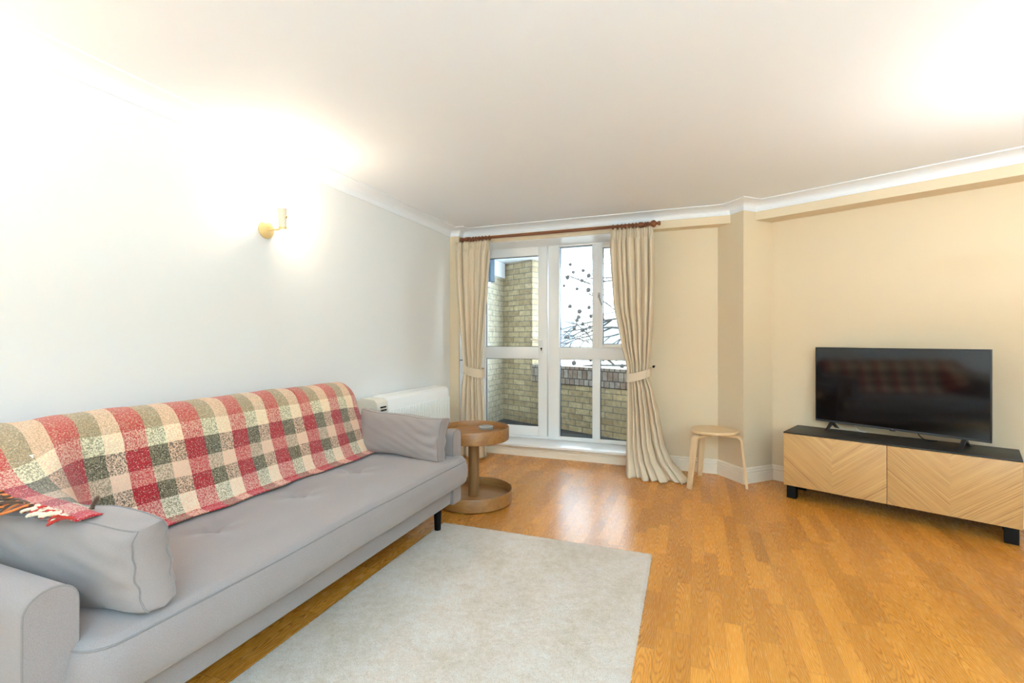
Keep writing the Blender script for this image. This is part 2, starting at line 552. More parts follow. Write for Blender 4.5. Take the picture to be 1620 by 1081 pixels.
# ------------------------------------------------------------------ room shell
ZC = 2.275
A = (2.51, 4.47); Pc = (2.69, 4.235); B = (2.925, 4.46)
def tvwall_y(x, off=0.0):      # TV wall line
    return B[1] - 0.4727 * (x - B[0]) - off
def bulk_y(x):
    return 4.316 - 0.4727 * (x - 2.808)
XR = 4.9; YB = -2.6
C_ = (XR, tvwall_y(XR)); BS = (2.7857, 4.3266); BE = (XR, bulk_y(XR))

struct(prism('floor', [(-0.1, YB - .1), (XR + .1, YB - .1), (XR + .1, 5.0), (-0.1, 5.0)], -0.1, 0.0, M_floor), 'glossy orange oak strip laminate floor')
struct(prism('ceiling', [(-0.1, YB - .1), (XR + .1, YB - .1), (XR + .1, 5.0), (-0.1, 5.0)], ZC, ZC + 0.1, M_white), 'smooth white ceiling')
struct(prism('wall_left', [(-0.1, YB - .1), (0, YB - .1), (0, 4.9), (-0.1, 4.9)], 0.0, ZC, M_wall_left), 'long pale wall behind the sofa')
struct(prism('wall_corner_boxing', [(0.0, 4.265), (0.10, 4.265), (0.10, 4.9), (0.0, 4.9)], 0.0, ZC, M_wall), 'narrow cream boxed column in the far left corner')
bm = bmesh.new()
add_prism(bm, [(1.88, 4.47), A, (2.60, 4.60), (2.60, 4.80), (1.88, 4.80)], 0.0, 2.139)
add_prism(bm, [(0.10, 4.47), (1.88, 4.47), (1.88, 4.80), (0.10, 4.80)], 0.0, 0.10)
struct(bm_obj('wall_back', bm, M_wall), 'cream window wall')
struct(prism('wall_pillar', [A, Pc, B, (3.0, 4.9), (2.605, 4.9), (2.605, 4.6)], 0.0, ZC, M_wall), 'cream wedge shaped pillar between the window wall and the television wall')
struct(prism('wall_right', [B, C_, (XR + .1, C_[1] + .2), (XR + .1, C_[1] + .5), (3.01, 4.9)], 0.0, ZC, M_wall), 'cream angled wall behind the television')
struct(prism('wall_far_right', [(XR, YB - .1), (XR + .1, YB - .1), (XR + .1, C_[1]), (XR, C_[1])], 0.0, ZC, M_wall))
struct(prism('wall_front', [(0, YB - .1), (XR, YB - .1), (XR, YB), (0, YB)], 0.0, ZC, M_wall))
# bulkheads under the ceiling
struct(prism('trim_1', [(0.10, 4.35), (2.602, 4.35), (2.511, 4.4695), (2.511, 4.80), (0.10, 4.80)], 2.139, ZC, M_wall), 'cream boxed bulkhead above the window')
struct(prism('trim_2', [BS, BE, (XR, C_[1]), B], 2.139, ZC, M_wall), 'cream boxed bulkhead above the television wall')
struct(box('trim_5', 0.101, 1.885, 4.372, 4.72, 2.1335, 2.1385, M_upvc), 'white lining board over the window recess')
struct(box('trim_6', 0.1005, 0.104, 4.29, 4.72, 0.128, 2.133, M_upvc), 'white reveal board left of the balcony door')
# cove cornice
path = [(0, YB), (0, 4.265), (0.10, 4.265), (0.10, 4.35), (2.602, 4.35), Pc, BS, BE]
zb, pr = 2.207, 0.118
prof = [(0.0, ZC), (0.0, zb), (0.008, zb), (0.010, zb + 0.008)]
for i in range(9):
    a = R(90) * i / 8
    prof.append((0.012 + 0.088 * (1 - math.cos(a)), zb + 0.010 + 0.050 * math.sin(a)))
prof += [(pr - 0.006, ZC - 0.007), (pr, ZC - 0.006), (pr, ZC)]
struct(sweep('trim_3', path, prof, M_white), 'white cove cornice around the ceiling')
# skirting boards
def skirt(name, path, h, label):
    prof = [(0.0, 0.0), (0.018, 0.0), (0.018, h * .60), (0.014, h * .63), (0.014, h * .68), (0.017, h * .70), (0.017, h * .78), (0.012, h * .82), (0.012, h * .86), (0.014, h * .89), (0.010, h * .97), (0.004, h), (0.0, h)]
    struct(sweep(name, path, prof, M_trim), label)
skirt('baseboard_left', [(0, YB), (0, 4.265), (0.10, 4.265), (0.10, 4.452)], 0.12, 'white skirting along the sofa wall')
skirt('baseboard_back', [(0.10, 4.47), (1.88, 4.47)], 0.094, 'white skirting below the window sill')
skirt('baseboard_right', [(1.88, 4.47), A, Pc, B, C_], 0.125, 'white grooved skirting by the stool and television wall')
# sill
box_sill = box('trim_4', 0.101, 1.90, 4.405, 4.73, 0.1005, 0.127, M_upvc, bevel=0.006)
struct(box_sill, 'deep white window sill board')

# ------------------------------------------------------------------ window and glazed door
YF = 4.72
def frame_bars(bars, y0, y1, bev=0.004):
    bm = bmesh.new()
    for x0, x1, z0, z1 in bars:
        add_box(bm, x0, x1, y0, y1, z0, z1, bev, 2)
    return bm
def pane(parent, x0, x1, z0, z1, y, lbl=None):
    g = box('glass_pane', x0 - .006, x1 + .006, y, y + 0.004, z0 - .006, z1 + .006, M_glass, parent)
    bm = bmesh.new(); t = 0.0055
    for a in ((x0, x0 + t, z0, z1), (x1 - t, x1, z0, z1), (x0 + t, x1 - t, z0, z0 + t), (x0 + t, x1 - t, z1 - t, z1)):
        add_box(bm, a[0], a[1], y - 0.004, y + 0.008, a[2], a[3])
    bm_obj('gasket', bm, M_gasket, parent)
    return g
# outer frame
win = bm_obj('window_1', frame_bars([
    (0.045, 0.100, 0.127, 2.165), (0.905, 1.020, 0.127, 2.165), (1.83, 1.885, 0.127, 2.165),
    (0.100, 0.905, 2.158, 2.20), (1.020, 1.83, 2.118, 2.165),
    (0.100, 0.905, 0.127, 0.150), (1.020, 1.83, 0.127, 0.165),
    (1.364, 1.441, 0.165, 0.96), (1.364, 1.425, 1.083, 2.118), (1.020, 1.83, 0.960, 1.083)], YF, YF + 0.07), M_upvc, smooth=True)
struct(win, 'white window frame with a fixed light and an opening casement')
pane(win, 1.026, 1.364, 1.083, 2.116, YF + .03)
pane(win, 1.026, 1.364, 0.166, 0.960, YF + .03)
pane(win, 1.441, 1.83, 0.166, 0.960, YF + .03)
sash = bm_obj('casement_sash', frame_bars([(1.425, 1.470, 1.080, 2.118), (1.79, 1.835, 1.080, 2.118), (1.470, 1.79, 1.080, 1.117), (1.470, 1.79, 2.079, 2.118)], YF - 0.018, YF + 0.045), M_upvc, win, smooth=True)
pane(sash, 1.470, 1.79, 1.117, 2.079, YF + .012)
bm = bmesh.new()
add_box(bm, 1.424, 1.444, YF - .030, YF - .018, 1.575, 1.63, 0.003)
add_tube(bm, [(1.434, YF - .03, 1.605), (1.434, YF - .055, 1.605)], 0.009, 10)
add_tube(bm, [(1.434, YF - .052, 1.61), (1.452, YF - .055, 1.55), (1.468, YF - .055, 1.50)], 0.007, 8)
bm_obj('casement_handle', bm, M_chrome, sash, smooth=True)
bm = bmesh.new(); add_box(bm, 1.426, 1.442, YF - .034, YF - .030, 1.585, 1.612, 0.002)
bm_obj('casement_lock', bm, M_dark, sash, smooth=True)
# glazed door
door = bm_obj('door_1', frame_bars([(0.102, 0.196, 0.153, 2.155), (0.798, 0.893, 0.153, 2.155), (0.196, 0.798, 2.045, 2.155),
                                    (0.196, 0.798, 0.960, 1.088), (0.196, 0.798, 0.153, 0.252)], YF - 0.012, YF + 0.055), M_upvc, smooth=True)
struct(door, 'white half glazed balcony door')
pane(door, 0.196, 0.798, 1.088, 2.045, YF + .02)
pane(door, 0.196, 0.798, 0.252, 0.960, YF + .02)
bm = bmesh.new()
add_box(bm, 0.822, 0.850, YF - .022, YF - .012, 1.02, 1.20, 0.004)
add_tube(bm, [(0.836, YF - .02, 1.155), (0.836, YF - .06, 1.155), (0.826, YF - .064, 1.156), (0.735, YF - .062, 1.166)], 0.008, 10)
bm_obj('lever_handle', bm, M_upvc, door, smooth=True)
bm = bmesh.new()
add_tube(bm, [(0.836, YF - .0225, 1.07), (0.836, YF - .0245, 1.07)], 0.0095, 14)
add_box(bm, 0.832, 0.840, YF - .0245, YF - .0225, 1.045, 1.068)
bm_obj('keyhole', bm, M_dark, door)

# ------------------------------------------------------------------ balcony outside
a_ = R(-25.3); ux, uy = math.cos(a_), math.sin(a_)
PO = (-0.30, 6.44)                     # far left corner of the balcony
def frame_obj(o, x, y, rz): o.location = (x, y, 0); o.rotation_euler = (0, 0, rz); return o
M_deck = Mat('dark_asphalt', (0.045, 0.055, 0.07), 0.6).m
struct(prism('balcony_floor', [(-0.3, 4.82), (3.6, 4.82), (3.6, 4.55), (PO[0] + 4.6 * ux, PO[1] + 4.6 * uy), PO], -0.12, 0.0, M_deck), 'dark asphalt balcony floor')
o = box('balcony_parapet', 0.60, 3.3, 0.0, 0.215, 0.0, 0.59, M_brick)
frame_obj(o, PO[0], PO[1], a_)
tag(o, 'low yellow brick balcony wall seen through the window', 'wall')
cp = bpy.data.objects.new('coping', None)
bm = bmesh.new(); add_box(bm, 0.60, 3.3, -0.018, 0.233, 0.5915, 0.818, 0.006)
cp = bm_obj('coping', bm, M_coping, o); cp['label'] = 'grey soldier course brick coping'
bm = bmesh.new(); add_box(bm, 0.60, 3.3, -0.014, 0.0, 0.583, 0.5912)
bm_obj('drip_course', bm, M_gasket, o)
o = box('brick_pier', 0.0, 0.596, 0.0, 0.33, 0.0, 2.265, M_brick)
frame_obj(o, PO[0], PO[1], a_)
tag(o, 'tall yellow brick pier with a sunlit end outside the balcony door', 'pier')
o = box('balcony_side_wall', 0.0, 1.95, 0.0, 0.2, 0.0, 2.265, M_brick_pale)
frame_obj(o, -0.302, 4.83, R(90))
tag(o, 'pale brick side wall of the balcony beside the door', 'wall')
o = box('balcony_beam', 0.0, 1.48, -0.06, -0.0005, 2.05, 2.264, M_white)
frame_obj(o, -0.302, 4.90, R(90))
tag(o, 'white beam along the top of the balcony side wall', 'beam')
n_ = (-uy, ux)
sl = [(-0.55, 4.82), (3.6, 4.82), (PO[0] + 4.3 * ux + .62 * n_[0], PO[1] + 4.3 * uy + .62 * n_[1]), (PO[0] + .62 * n_[0], PO[1] + .62 * n_[1]), (-0.55, 6.9)]
struct(prism('balcony_ceiling', sl, 2.27, 2.42, M_white), 'white underside of the balcony above')
M_blue = Mat('blue_grey_painted_metal', (0.03, 0.08, 0.13), 0.5).m
dp = tube('drainpipe', [(-0.05, 5.25, 0.0), (-0.05, 5.25, 1.80)], 0.033, Mat('black_drainpipe', (0.012, 0.02, 0.028), 0.45).m, n=16)
tag(dp, 'dark vertical drainpipe outside the left edge of the balcony door', 'pipe')
bm = bmesh.new()
add_box(bm, -0.075, 0.055, 5.17, 5.30, 1.86, 2.265, 0.006)
hp = bm_obj('rainwater_box', bm, M_blue, smooth=True)
tag(hp, 'blue grey metal box at the top of the drainpipe', 'drain box')
bm = bmesh.new()
add_lathe(bm, [(0.036, 0.0), (0.036, 0.02), (0.06, 0.055), (0.0, 0.056)], 16, Matrix.Translation((-0.03, 5.235, 1.802)))
bm_obj('outlet', bm, M_upvc, hp, smooth=True)

# pale terrace houses across the street, and the tree in front
M_house = Mat('pale_render', (0.78, 0.72, 0.62), 0.9).m
M_hglass = Mat('dull_window_glass', (0.20, 0.23, 0.26), 0.3).m
def house(x, y, rz, w, h, mat, label):
    t = empty('terraced_house', (x, y, -3.0), rz)
    box('facade', 0, w, 0, 4, 0, h, mat, t)
    for k in range(int(w // 2.2)):
        for zz in (1.2, 3.6):
            f = box('window', .7 + k * 2.2, 1.7 + k * 2.2, -0.03, 0.0, zz, zz + 1.5, M_white, t)
            box('pane', .78 + k * 2.2, 1.62 + k * 2.2, -0.045, -0.031, zz + .08, zz + 1.42, M_hglass, f)
    tag(t, label, 'house')
house(-9.0, 23.0, R(-8), 9.0, 5.4, M_house, 'pale rendered house low across the street, left end of the view')
house(0.2, 21.8, R(-8), 8.0, 5.2, Mat('red_brick_far', (0.50, 0.24, 0.16), 0.9).m, 'red brick house low across the street beyond the parapet')
struct(box('street', -25, 25, 7.5, 40, -3.2, -3.0, Mat('grey_street', (0.10, 0.10, 0.10), 0.9).m), 'grey street far below')
tree = empty('plane_tree', (1.9, 9.6, -3.0))
M_bark = Mat('grey_brown_bark', (0.020, 0.017, 0.015), 0.9).m
M_seed = Mat('brown_seed_ball', (0.022, 0.019, 0.017), 0.95).m
rt = random.Random(21)
tips = []
bm = bmesh.new()
add_tube(bm, [(0.3, 0, 0), (0.25, 0.05, 2.0), (0.35, 0, 4.0), (0.3, 0.1, 6.5), (0.2, 0.1, 9.0)], [0.22, 0.18, 0.14, 0.09, 0.04], 10)
def twig(p, d, L, r, depth):
    pts = [Vector(p)]
    d = Vector(d).normalized()
    for k in range(5):
        d = (d + Vector((rt.uniform(-.22, .22), rt.uniform(-.2, .2), rt.uniform(-.2, .16)))).normalized()
        pts.append(pts[-1] + d * L / 5)
    add_tube(bm, pts, [r * (1 - .14 * k) for k in range(6)], 5)
    if depth > 0:
        for k in range(4):
            q = pts[rt.choice((2, 3, 4, 5))]
            dd = (d + Vector((rt.uniform(-.8, .8), rt.uniform(-.5, .5), rt.uniform(-.8, .7)))).normalized()
            twig(q, dd, L * rt.uniform(.4, .65), r * .55, depth - 1)
    else:
        tips.append(pts[-1]); tips.append(pts[3])
for z0, dx, dz, L in ((3.6, -1, .05, 2.3), (4.2, -1, .25, 2.4), (4.7, -1, .12, 2.4), (5.2, -1, .5, 2.0), (4.4, -.4, .5, 1.7), (3.7, -.6, -.1, 1.8)):
    twig((0.32, 0.02, z0), (dx, rt.uniform(-.4, .3), dz), L, 0.034, 2)
bm_obj('branches', bm, M_bark, tree, smooth=True)
me = None
rt.shuffle(tips)
for q in tips[:90]:
    if me is None:
        b2 = bmesh.new(); bmesh.ops.create_icosphere(b2, subdivisions=2, radius=0.045)
        sb = bm_obj('seed_ball', b2, M_seed, tree, smooth=True); me = sb.data
    else:
        sb = bpy.data.objects.new('seed_ball', me); COL.objects.link(sb); sb.parent = tree
    s = rt.uniform(.7, 1.15)
    sb.location = q - Vector((0, 0, .03)); sb.scale = (s, s, s)
tag(tree, 'bare plane tree with dangling seed balls outside the window', 'tree')

# ------------------------------------------------------------------ storage heater
ht = empty('storage_heater', (0, 2.80, 0))
M_heat = Mat('white_enamel', (0.86, 0.87, 0.87), 0.35).m
M_heatcap = Mat('ivory_plastic', (0.74, 0.69, 0.60), 0.45).m
def heater_slice(bm, y0, y1, inset=0.0, front=0.0):
    pf = [(0.018, 0.10), (0.225 + front, 0.10), (0.230 + front, 0.13), (0.226 + front, 0.60), (0.205 + front, 0.715 - inset), (0.185 + front, 0.735 - inset), (0.07, 0.742 - inset), (0.05, 0.730 - inset), (0.018, 0.726 - inset)]
    a = [bm.verts.new((x, y0, z)) for x, z in pf]; b = [bm.verts.new((x, y1, z)) for x, z in pf]
    bm.faces.new(a); bm.faces.new(b[::-1])
    for i in range(len(pf)):
        j = (i + 1) % len(pf); bm.faces.new((a[i], a[j], b[j], b[i]))
bm = bmesh.new(); heater_slice(bm, 0.125, 1.03)
cs = bm_obj('casing', bm, M_heat, ht, smooth=True, angle=20)
bm = bmesh.new()
for k in range(30):
    y = 0.150 + k * 0.0295
    add_box(bm, 0.226, 0.2385, y, y + 0.0215, 0.14, 0.640, 0.003)
bm_obj('ribbed_front', bm, M_heat, ht, smooth=True)
bm = bmesh.new(); heater_slice(bm, 0.0, 0.123, 0.006)
cap = bm_obj('end_cap', bm, M_heatcap, ht, smooth=True, angle=20)
bm = bmesh.new()
for k in range(3):
    z = 0.625 + k * 0.022
    v = add_box(bm, 0.2, 0.2285 - k * .004, 0.035, 0.095, z, z + 0.010)
bm_obj('vent_slot', bm, M_dark, cap)
bm = bmesh.new(); heater_slice(bm, 1.032, 1.05, 0.004)
bm_obj('end_cap', bm, M_heat, ht, smooth=True, angle=20)
for yy in (0.12, 0.92):
    box('foot', 0.03, 0.20, yy, yy + 0.04, 0.0, 0.10, M_heat, ht)
tag(ht, 'white ribbed storage heater on the left wall behind the sofa arm', 'heater')

# ------------------------------------------------------------------ wall lamps
M_gold = Mat('cream_gold_metal', (0.80, 0.60, 0.28), 0.35, Metallic=0.35).m
M_lampwhite = Mat('cream_enamel_shade', (0.83, 0.74, 0.60), 0.4).m
def emis(name, c, s):
    m = Mat(name, c, 0.5); m.set('Emission Color', c); m.set('Emission Strength', s); return m.m
M_bulb = emis('glowing_bulb', (1.0, 0.86, 0.62), 14.0)
def wall_lamp(y, label):
    t = empty('wall_lamp', (0.0, y, 1.80))
    my = Matrix.Rotation(R(90), 4, 'Y')
    lathe('wall_plate', [(0.0, 0.001), (0.050, 0.001), (0.052, 0.006), (0.050, 0.013), (0.036, 0.020), (0.016, 0.026), (0.0, 0.027)], M_gold, t, 32, my)
    for dy in (-.028, .028):
        lathe('screw', [(0.0, 0.016), (0.004, 0.016), (0.004, 0.021), (0.0, 0.022)], M_dark, t, 10, Matrix.Translation((0, dy, 0)) @ my)
    tube('arm', [(0.02, 0, 0.0), (0.045, 0.006, 0.0), (0.062, 0.03, 0.003), (0.075, 0.048, 0.02)], 0.0065, M_gold, t, 10)
    hd = Matrix.Translation((0.078, 0.050, 0.012)) @ Matrix.Rotation(R(7), 4, 'X') @ Matrix.Rotation(R(4), 4, 'Y')
    s = lathe('lamp_head', [(0.0, 0.0), (0.018, 0.0), (0.022, 0.004), (0.022, 0.05), (0.024, 0.055), (0.028, 0.115), (0.0265, 0.115), (0.022, 0.06), (0.0, 0.058)], M_lampwhite, t, 28, hd)
    lathe('brass_ring', [(0.0185, -0.002), (0.0225, -0.002), (0.0235, 0.004), (0.0225, 0.010), (0.0185, 0.010)], M_gold, s, 28, hd)
    lathe('bulb', [(0.0, 0.06), (0.012, 0.062), (0.017, 0.085), (0.014, 0.103), (0.0, 0.112)], M_bulb, s, 20, hd)
    bm = bmesh.new()
    add_tube(bm, [(0.106, 0.050, 0.075), (0.112, 0.050, 0.075)], 0.006, 10)
    bm_obj('switch_knob', bm, M_gold, s, smooth=True)
    tag(t, label, 'wall lamp')
wall_lamp(2.045, 'small cream and gold uplighter on the left wall above the sofa')
wall_lamp(0.29, 'second gold uplighter on the left wall near the camera, out of frame')

# bowl stand added for the fill light; standing uplighter beyond the right edge
t = empty('fill_light_stand', (3.5, -1.5, 0))
lathe('base', [(0.0, 0.0), (0.18, 0.0), (0.18, 0.014), (0.02, 0.03), (0.0, 0.03)], M_dark, t)
tube('pole', [(0, 0, 0.02), (0, 0, 1.20)], 0.014, M_dark, t, 12)
lathe('bowl_shade', [(0.0, 1.19), (0.05, 1.19), (0.17, 1.215), (0.25, 1.28), (0.247, 1.285), (0.165, 1.225), (0.0, 1.205)], M_upvc, t, 40)
tag(t, 'wide bowl on a stand added to hold the fill light behind the camera, out of frame', 'floor lamp')
t = empty('standing_uplighter', (3.86, 2.42, 0))
lathe('base', [(0.0, 0.0), (0.14, 0.0), (0.14, 0.012), (0.02, 0.03), (0.0, 0.03)], M_dark, t)
tube('pole', [(0, 0, 0.02), (0, 0, 1.50)], 0.011, M_dark, t, 12)
lathe('bowl_shade', [(0.0, 1.495), (0.03, 1.495), (0.10, 1.52), (0.15, 1.58), (0.147, 1.585), (0.095, 1.532), (0.0, 1.510)], M_upvc, t, 40)
tag(t, 'standing uplighter with a wide bowl right of the camera view', 'floor lamp')

# ------------------------------------------------------------------ sofa
sofa = empty('sofa', (0.0, 0.0, 0.0))
Y0, Y1 = 0.585, 2.702
AW = 0.105
rs = random.Random(3)
def vnoise(seed):
    r = random.Random(seed)
    w = [(r.uniform(3, 9), r.uniform(3, 9), r.uniform(0, 6.28), r.uniform(.4, 1)) for _ in range(5)]
    return lambda a, b: sum(k * math.sin(p * a + q * b + f) for p, q, f, k in w) / 3.0
box('base_frame', 0.14, 0.915, Y0 + AW + .002, Y1 - AW - .002, 0.145, 0.292, M_sofa, sofa, bevel=0.015, seg=3)
# arms: rounded-top profile swept from back to front
def arm(y0, y1, zt, zbot, xf, xb):
    w = (y1 - y0) / 2; yc = (y0 + y1) / 2
    pts = []
    pts.append((y0 + .008, zbot)); pts.append((y0, zbot + .01))
    n = 14
    for i in range(n + 1):
        a = math.pi - math.pi * i / n
        pts.append((yc + w * math.cos(a), zt - w + w * (math.sin(a) ** 0.85)))
    pts.append((y1, zbot + .01)); pts.append((y1 - .008, zbot))
    rows = []
    for x, k in ((xb, .9), (xb + .01, .985), (xb + .03, 1.0), (xf - .5, 1.0), (xf - .02, 1.0), (xf - .006, .992), (xf, .955)):
        zc_ = (zt + zbot) / 2
        rows.append([(x, yc + (y - yc) * k, zc_ + (z - zc_) * (1 - (1 - k) * .3)) for y, z in pts])
    bm = bmesh.new()
    R_ = [[bm.verts.new(p) for p in r] for r in rows]
    m = len(pts)
    for a, b in zip(R_, R_[1:]):
        for j in range(m):
            bm.faces.new((a[j], a[(j + 1) % m], b[(j + 1) % m], b[j]))
    bm.faces.new(R_[0]); bm.faces.new(R_[-1][::-1])
    ob = bm_obj('arm', bm, M_sofa, sofa, smooth=True, angle=50)
    loop = [(xf - .003, yc + (y - yc) * .965, (zt + zbot) / 2 + (z - (zt + zbot) / 2) * .992) for y, z in pts[1:-1]]
    tube('piping', loop, 0.0034, M_piping, ob, 6)
    return ob
arm(Y0, Y0 + AW, 0.592, 0.138, 0.935, 0.13)
arm(Y1 - AW, Y1, 0.600, 0.138, 0.928, 0.13)
# seat mattress, front corners run in front of the arms
tufts = [(0.590, 0.86), (0.590, 1.285), (0.590, 1.715), (0.575, 2.12)]
def seat():
    nx, ny = 60, 150
    xa, xb, ya, yb = 0.36, 1.003, Y0 + AW - 0.015, Y1 - AW + 0.072
    zt, zm = 0.440, 0.286
    nz = vnoise(5)
    def top(x, y):
        dx0, dx1, dy0, dy1 = x - xa, xb - x, y - ya, yb - y
        d = min(dx1, dy0, dy1)
        rr = 0.028
        z = zt
        if d < rr: z -= rr * 0.75 * (1 - math.sqrt(max(0, 1 - ((rr - d) / rr) ** 2)))
        z += 0.005 * nz(x * 1.2, y * 1.2)
        z += 0.012 * min(1, d / 0.18)
        for tx, ty in tufts:
            q = math.hypot((x - tx) * .9, y - ty)
            z -= 0.034 * math.exp(-(q / 0.030) ** 2) + 0.016 * math.exp(-(q / 0.11) ** 2)
            ang = math.atan2(y - ty, x - tx)
            z -= 0.0035 * math.exp(-((q - .06) / 0.05) ** 2) * math.cos(ang * 4 + tx)
        return z
    # side arcs with a rounded plan corner at the front
    def plan(i, j):
        x = xa + (xb - xa) * i / nx; y = ya + (yb - ya) * j / ny
        rc = 0.07
        if x > xb - rc and y > yb - rc:
            a, b = (x - (xb - rc)) / rc, (y - (yb - rc)) / rc
            m = max(a, b); l = math.hypot(a, b)
            if l > 1e-6: a, b = a * m / l, b * m / l
            x, y = xb - rc + a * rc, yb - rc + b * rc
        if x > xb - rc and y < ya + rc:
            a, b = (x - (xb - rc)) / rc, (ya + rc - y) / rc
            m = max(a, b); l = math.hypot(a, b)
            if l > 1e-6: a, b = a * m / l, b * m / l
            x, y = xb - rc + a * rc, ya + rc - b * rc
        return x, y
    bm = bmesh.new()
    V = [[None] * (ny + 1) for _ in range(nx + 1)]
    for i in range(nx + 1):
        for j in range(ny + 1):
            x, y = plan(i, j)
            V[i][j] = bm.verts.new((x, y, top(xa + (xb - xa) * i / nx, ya + (yb - ya) * j / ny)))
    for i in range(nx):
        for j in range(ny):
            bm.faces.new((V[i][j], V[i + 1][j], V[i + 1][j + 1], V[i][j + 1]))
    rim = [V[i][0] for i in range(nx + 1)] + [V[nx][j] for j in range(1, ny + 1)] + [V[i][ny] for i in range(nx - 1, -1, -1)] + [V[0][j] for j in range(ny - 1, 0, -1)]
    cx, cy = (xa + xb) / 2, (ya + yb) / 2
    prev = rim
    pts = [v.co.copy() for v in rim]
    for dz, k in ((0.012, .006), (0.04, .012), (0.09, .012), (0.125, .004), (0.138, -.008), (0.142, -.03)):
        ring = []
        for n, p in enumerate(pts):
            a = pts[n - 1]; c = pts[(n + 1) % len(pts)]
            tdir = (c - a); nn = Vector((tdir.y, -tdir.x, 0))
            nn = nn.normalized() if nn.length > 1e-9 else Vector((0, 0, 0))
            ring.append(bm.verts.new((p.x + nn.x * k, p.y + nn.y * k, p.z - dz)))
        for n in range(len(ring)):
            m = (n + 1) % len(ring)
            bm.faces.new((prev[n], prev[m], ring[m], ring[n]))
        prev = ring
    bm.faces.new(prev)
    ob = bm_obj('seat_mattress', bm, M_sofa, sofa, smooth=True, angle=60)
    i0 = 0
    loop = [tuple(p + Vector((0.001, 0, 0.001))) for p in pts[1:nx + ny + nx]]
    tube('piping', [(p[0], p[1], p[2]) for p in loop], 0.0032, M_piping, ob, 6)
    for tx, ty in tufts:
        lathe('tuft_button', [(0.0, 0.004), (0.007, 0.003), (0.010, 0.0), (0.007, -0.003), (0.0, -0.004)], M_tuft, ob, 16, Matrix.Translation((tx, ty, top(tx, ty) + .001)))
    return ob
seat_o = seat()
# backrest slab
BK = [(0.11, 0.20), (0.085, 0.60), (0.10, 0.80), (0.13, 0.855), (0.19, 0.872), (0.25, 0.856), (0.295, 0.80), (0.36, 0.58), (0.395, 0.455), (0.398, 0.435), (0.34, 0.435), (0.30, 0.20)]
def resample(pts, n):
    L = [0.0]
    for a, b in zip(pts, pts[1:]): L.append(L[-1] + math.dist(a, b))
    out = []
    for k in range(n):
        s = L[-1] * k / (n - 1)
        for i in range(len(pts) - 1):
            if s <= L[i + 1] + 1e-9:
                t = (s - L[i]) / max(1e-9, L[i + 1] - L[i])
                out.append(tuple(pts[i][c] + (pts[i + 1][c] - pts[i][c]) * t for c in range(len(pts[0]))))
                break
    return out, L[-1]
def smooth_pts(pts, it=3):
    pts = [tuple(p) for p in pts]
    for _ in range(it):
        q = [pts[0]]
        for a, b in zip(pts, pts[1:]):
            q.append(tuple(a[i] * .75 + b[i] * .25 for i in range(len(a))))
            q.append(tuple(a[i] * .25 + b[i] * .75 for i in range(len(a))))
        q.append(pts[-1]); pts = q
    return pts
bm = bmesh.new()
BKs = BK
rings = []
for y, k in ((Y0 + AW + .004, .90), (Y0 + AW + .02, .97), (Y0 + AW + .06, 1.0), (2.40, 1.0), (2.455, .97), (2.475, .90)):
    cxx, czz = 0.24, 0.55
    rings.append([bm.verts.new((cxx + (x - cxx) * k, y, (czz + (z - czz) * (k * .5 + .5)))) for x, z in BKs])
for a, b in zip(rings, rings[1:]):
    for j in range(len(BKs)):
        bm.faces.new((a[j], a[(j + 1) % len(BKs)], b[(j + 1) % len(BKs)], b[j]))
bm.faces.new(rings[0]); bm.faces.new(rings[-1][::-1])
bm_obj('backrest', bm, M_sofa, sofa, smooth=True, angle=50)
for lx, ly in ((0.872, 2.505), (0.872, 0.76), (0.22, 2.505), (0.22, 0.76)):
    zb_ = 0.0165 if lx > .8 else 0.001
    lathe('leg', [(0.0, zb_), (0.019, zb_), (0.024, 0.146), (0.0, 0.146)], M_dark, sofa, 20, Matrix.Translation((lx, ly, 0)))
tag(sofa, 'long taupe grey fabric sofa bed with round topped arms against the left wall', 'sofa')

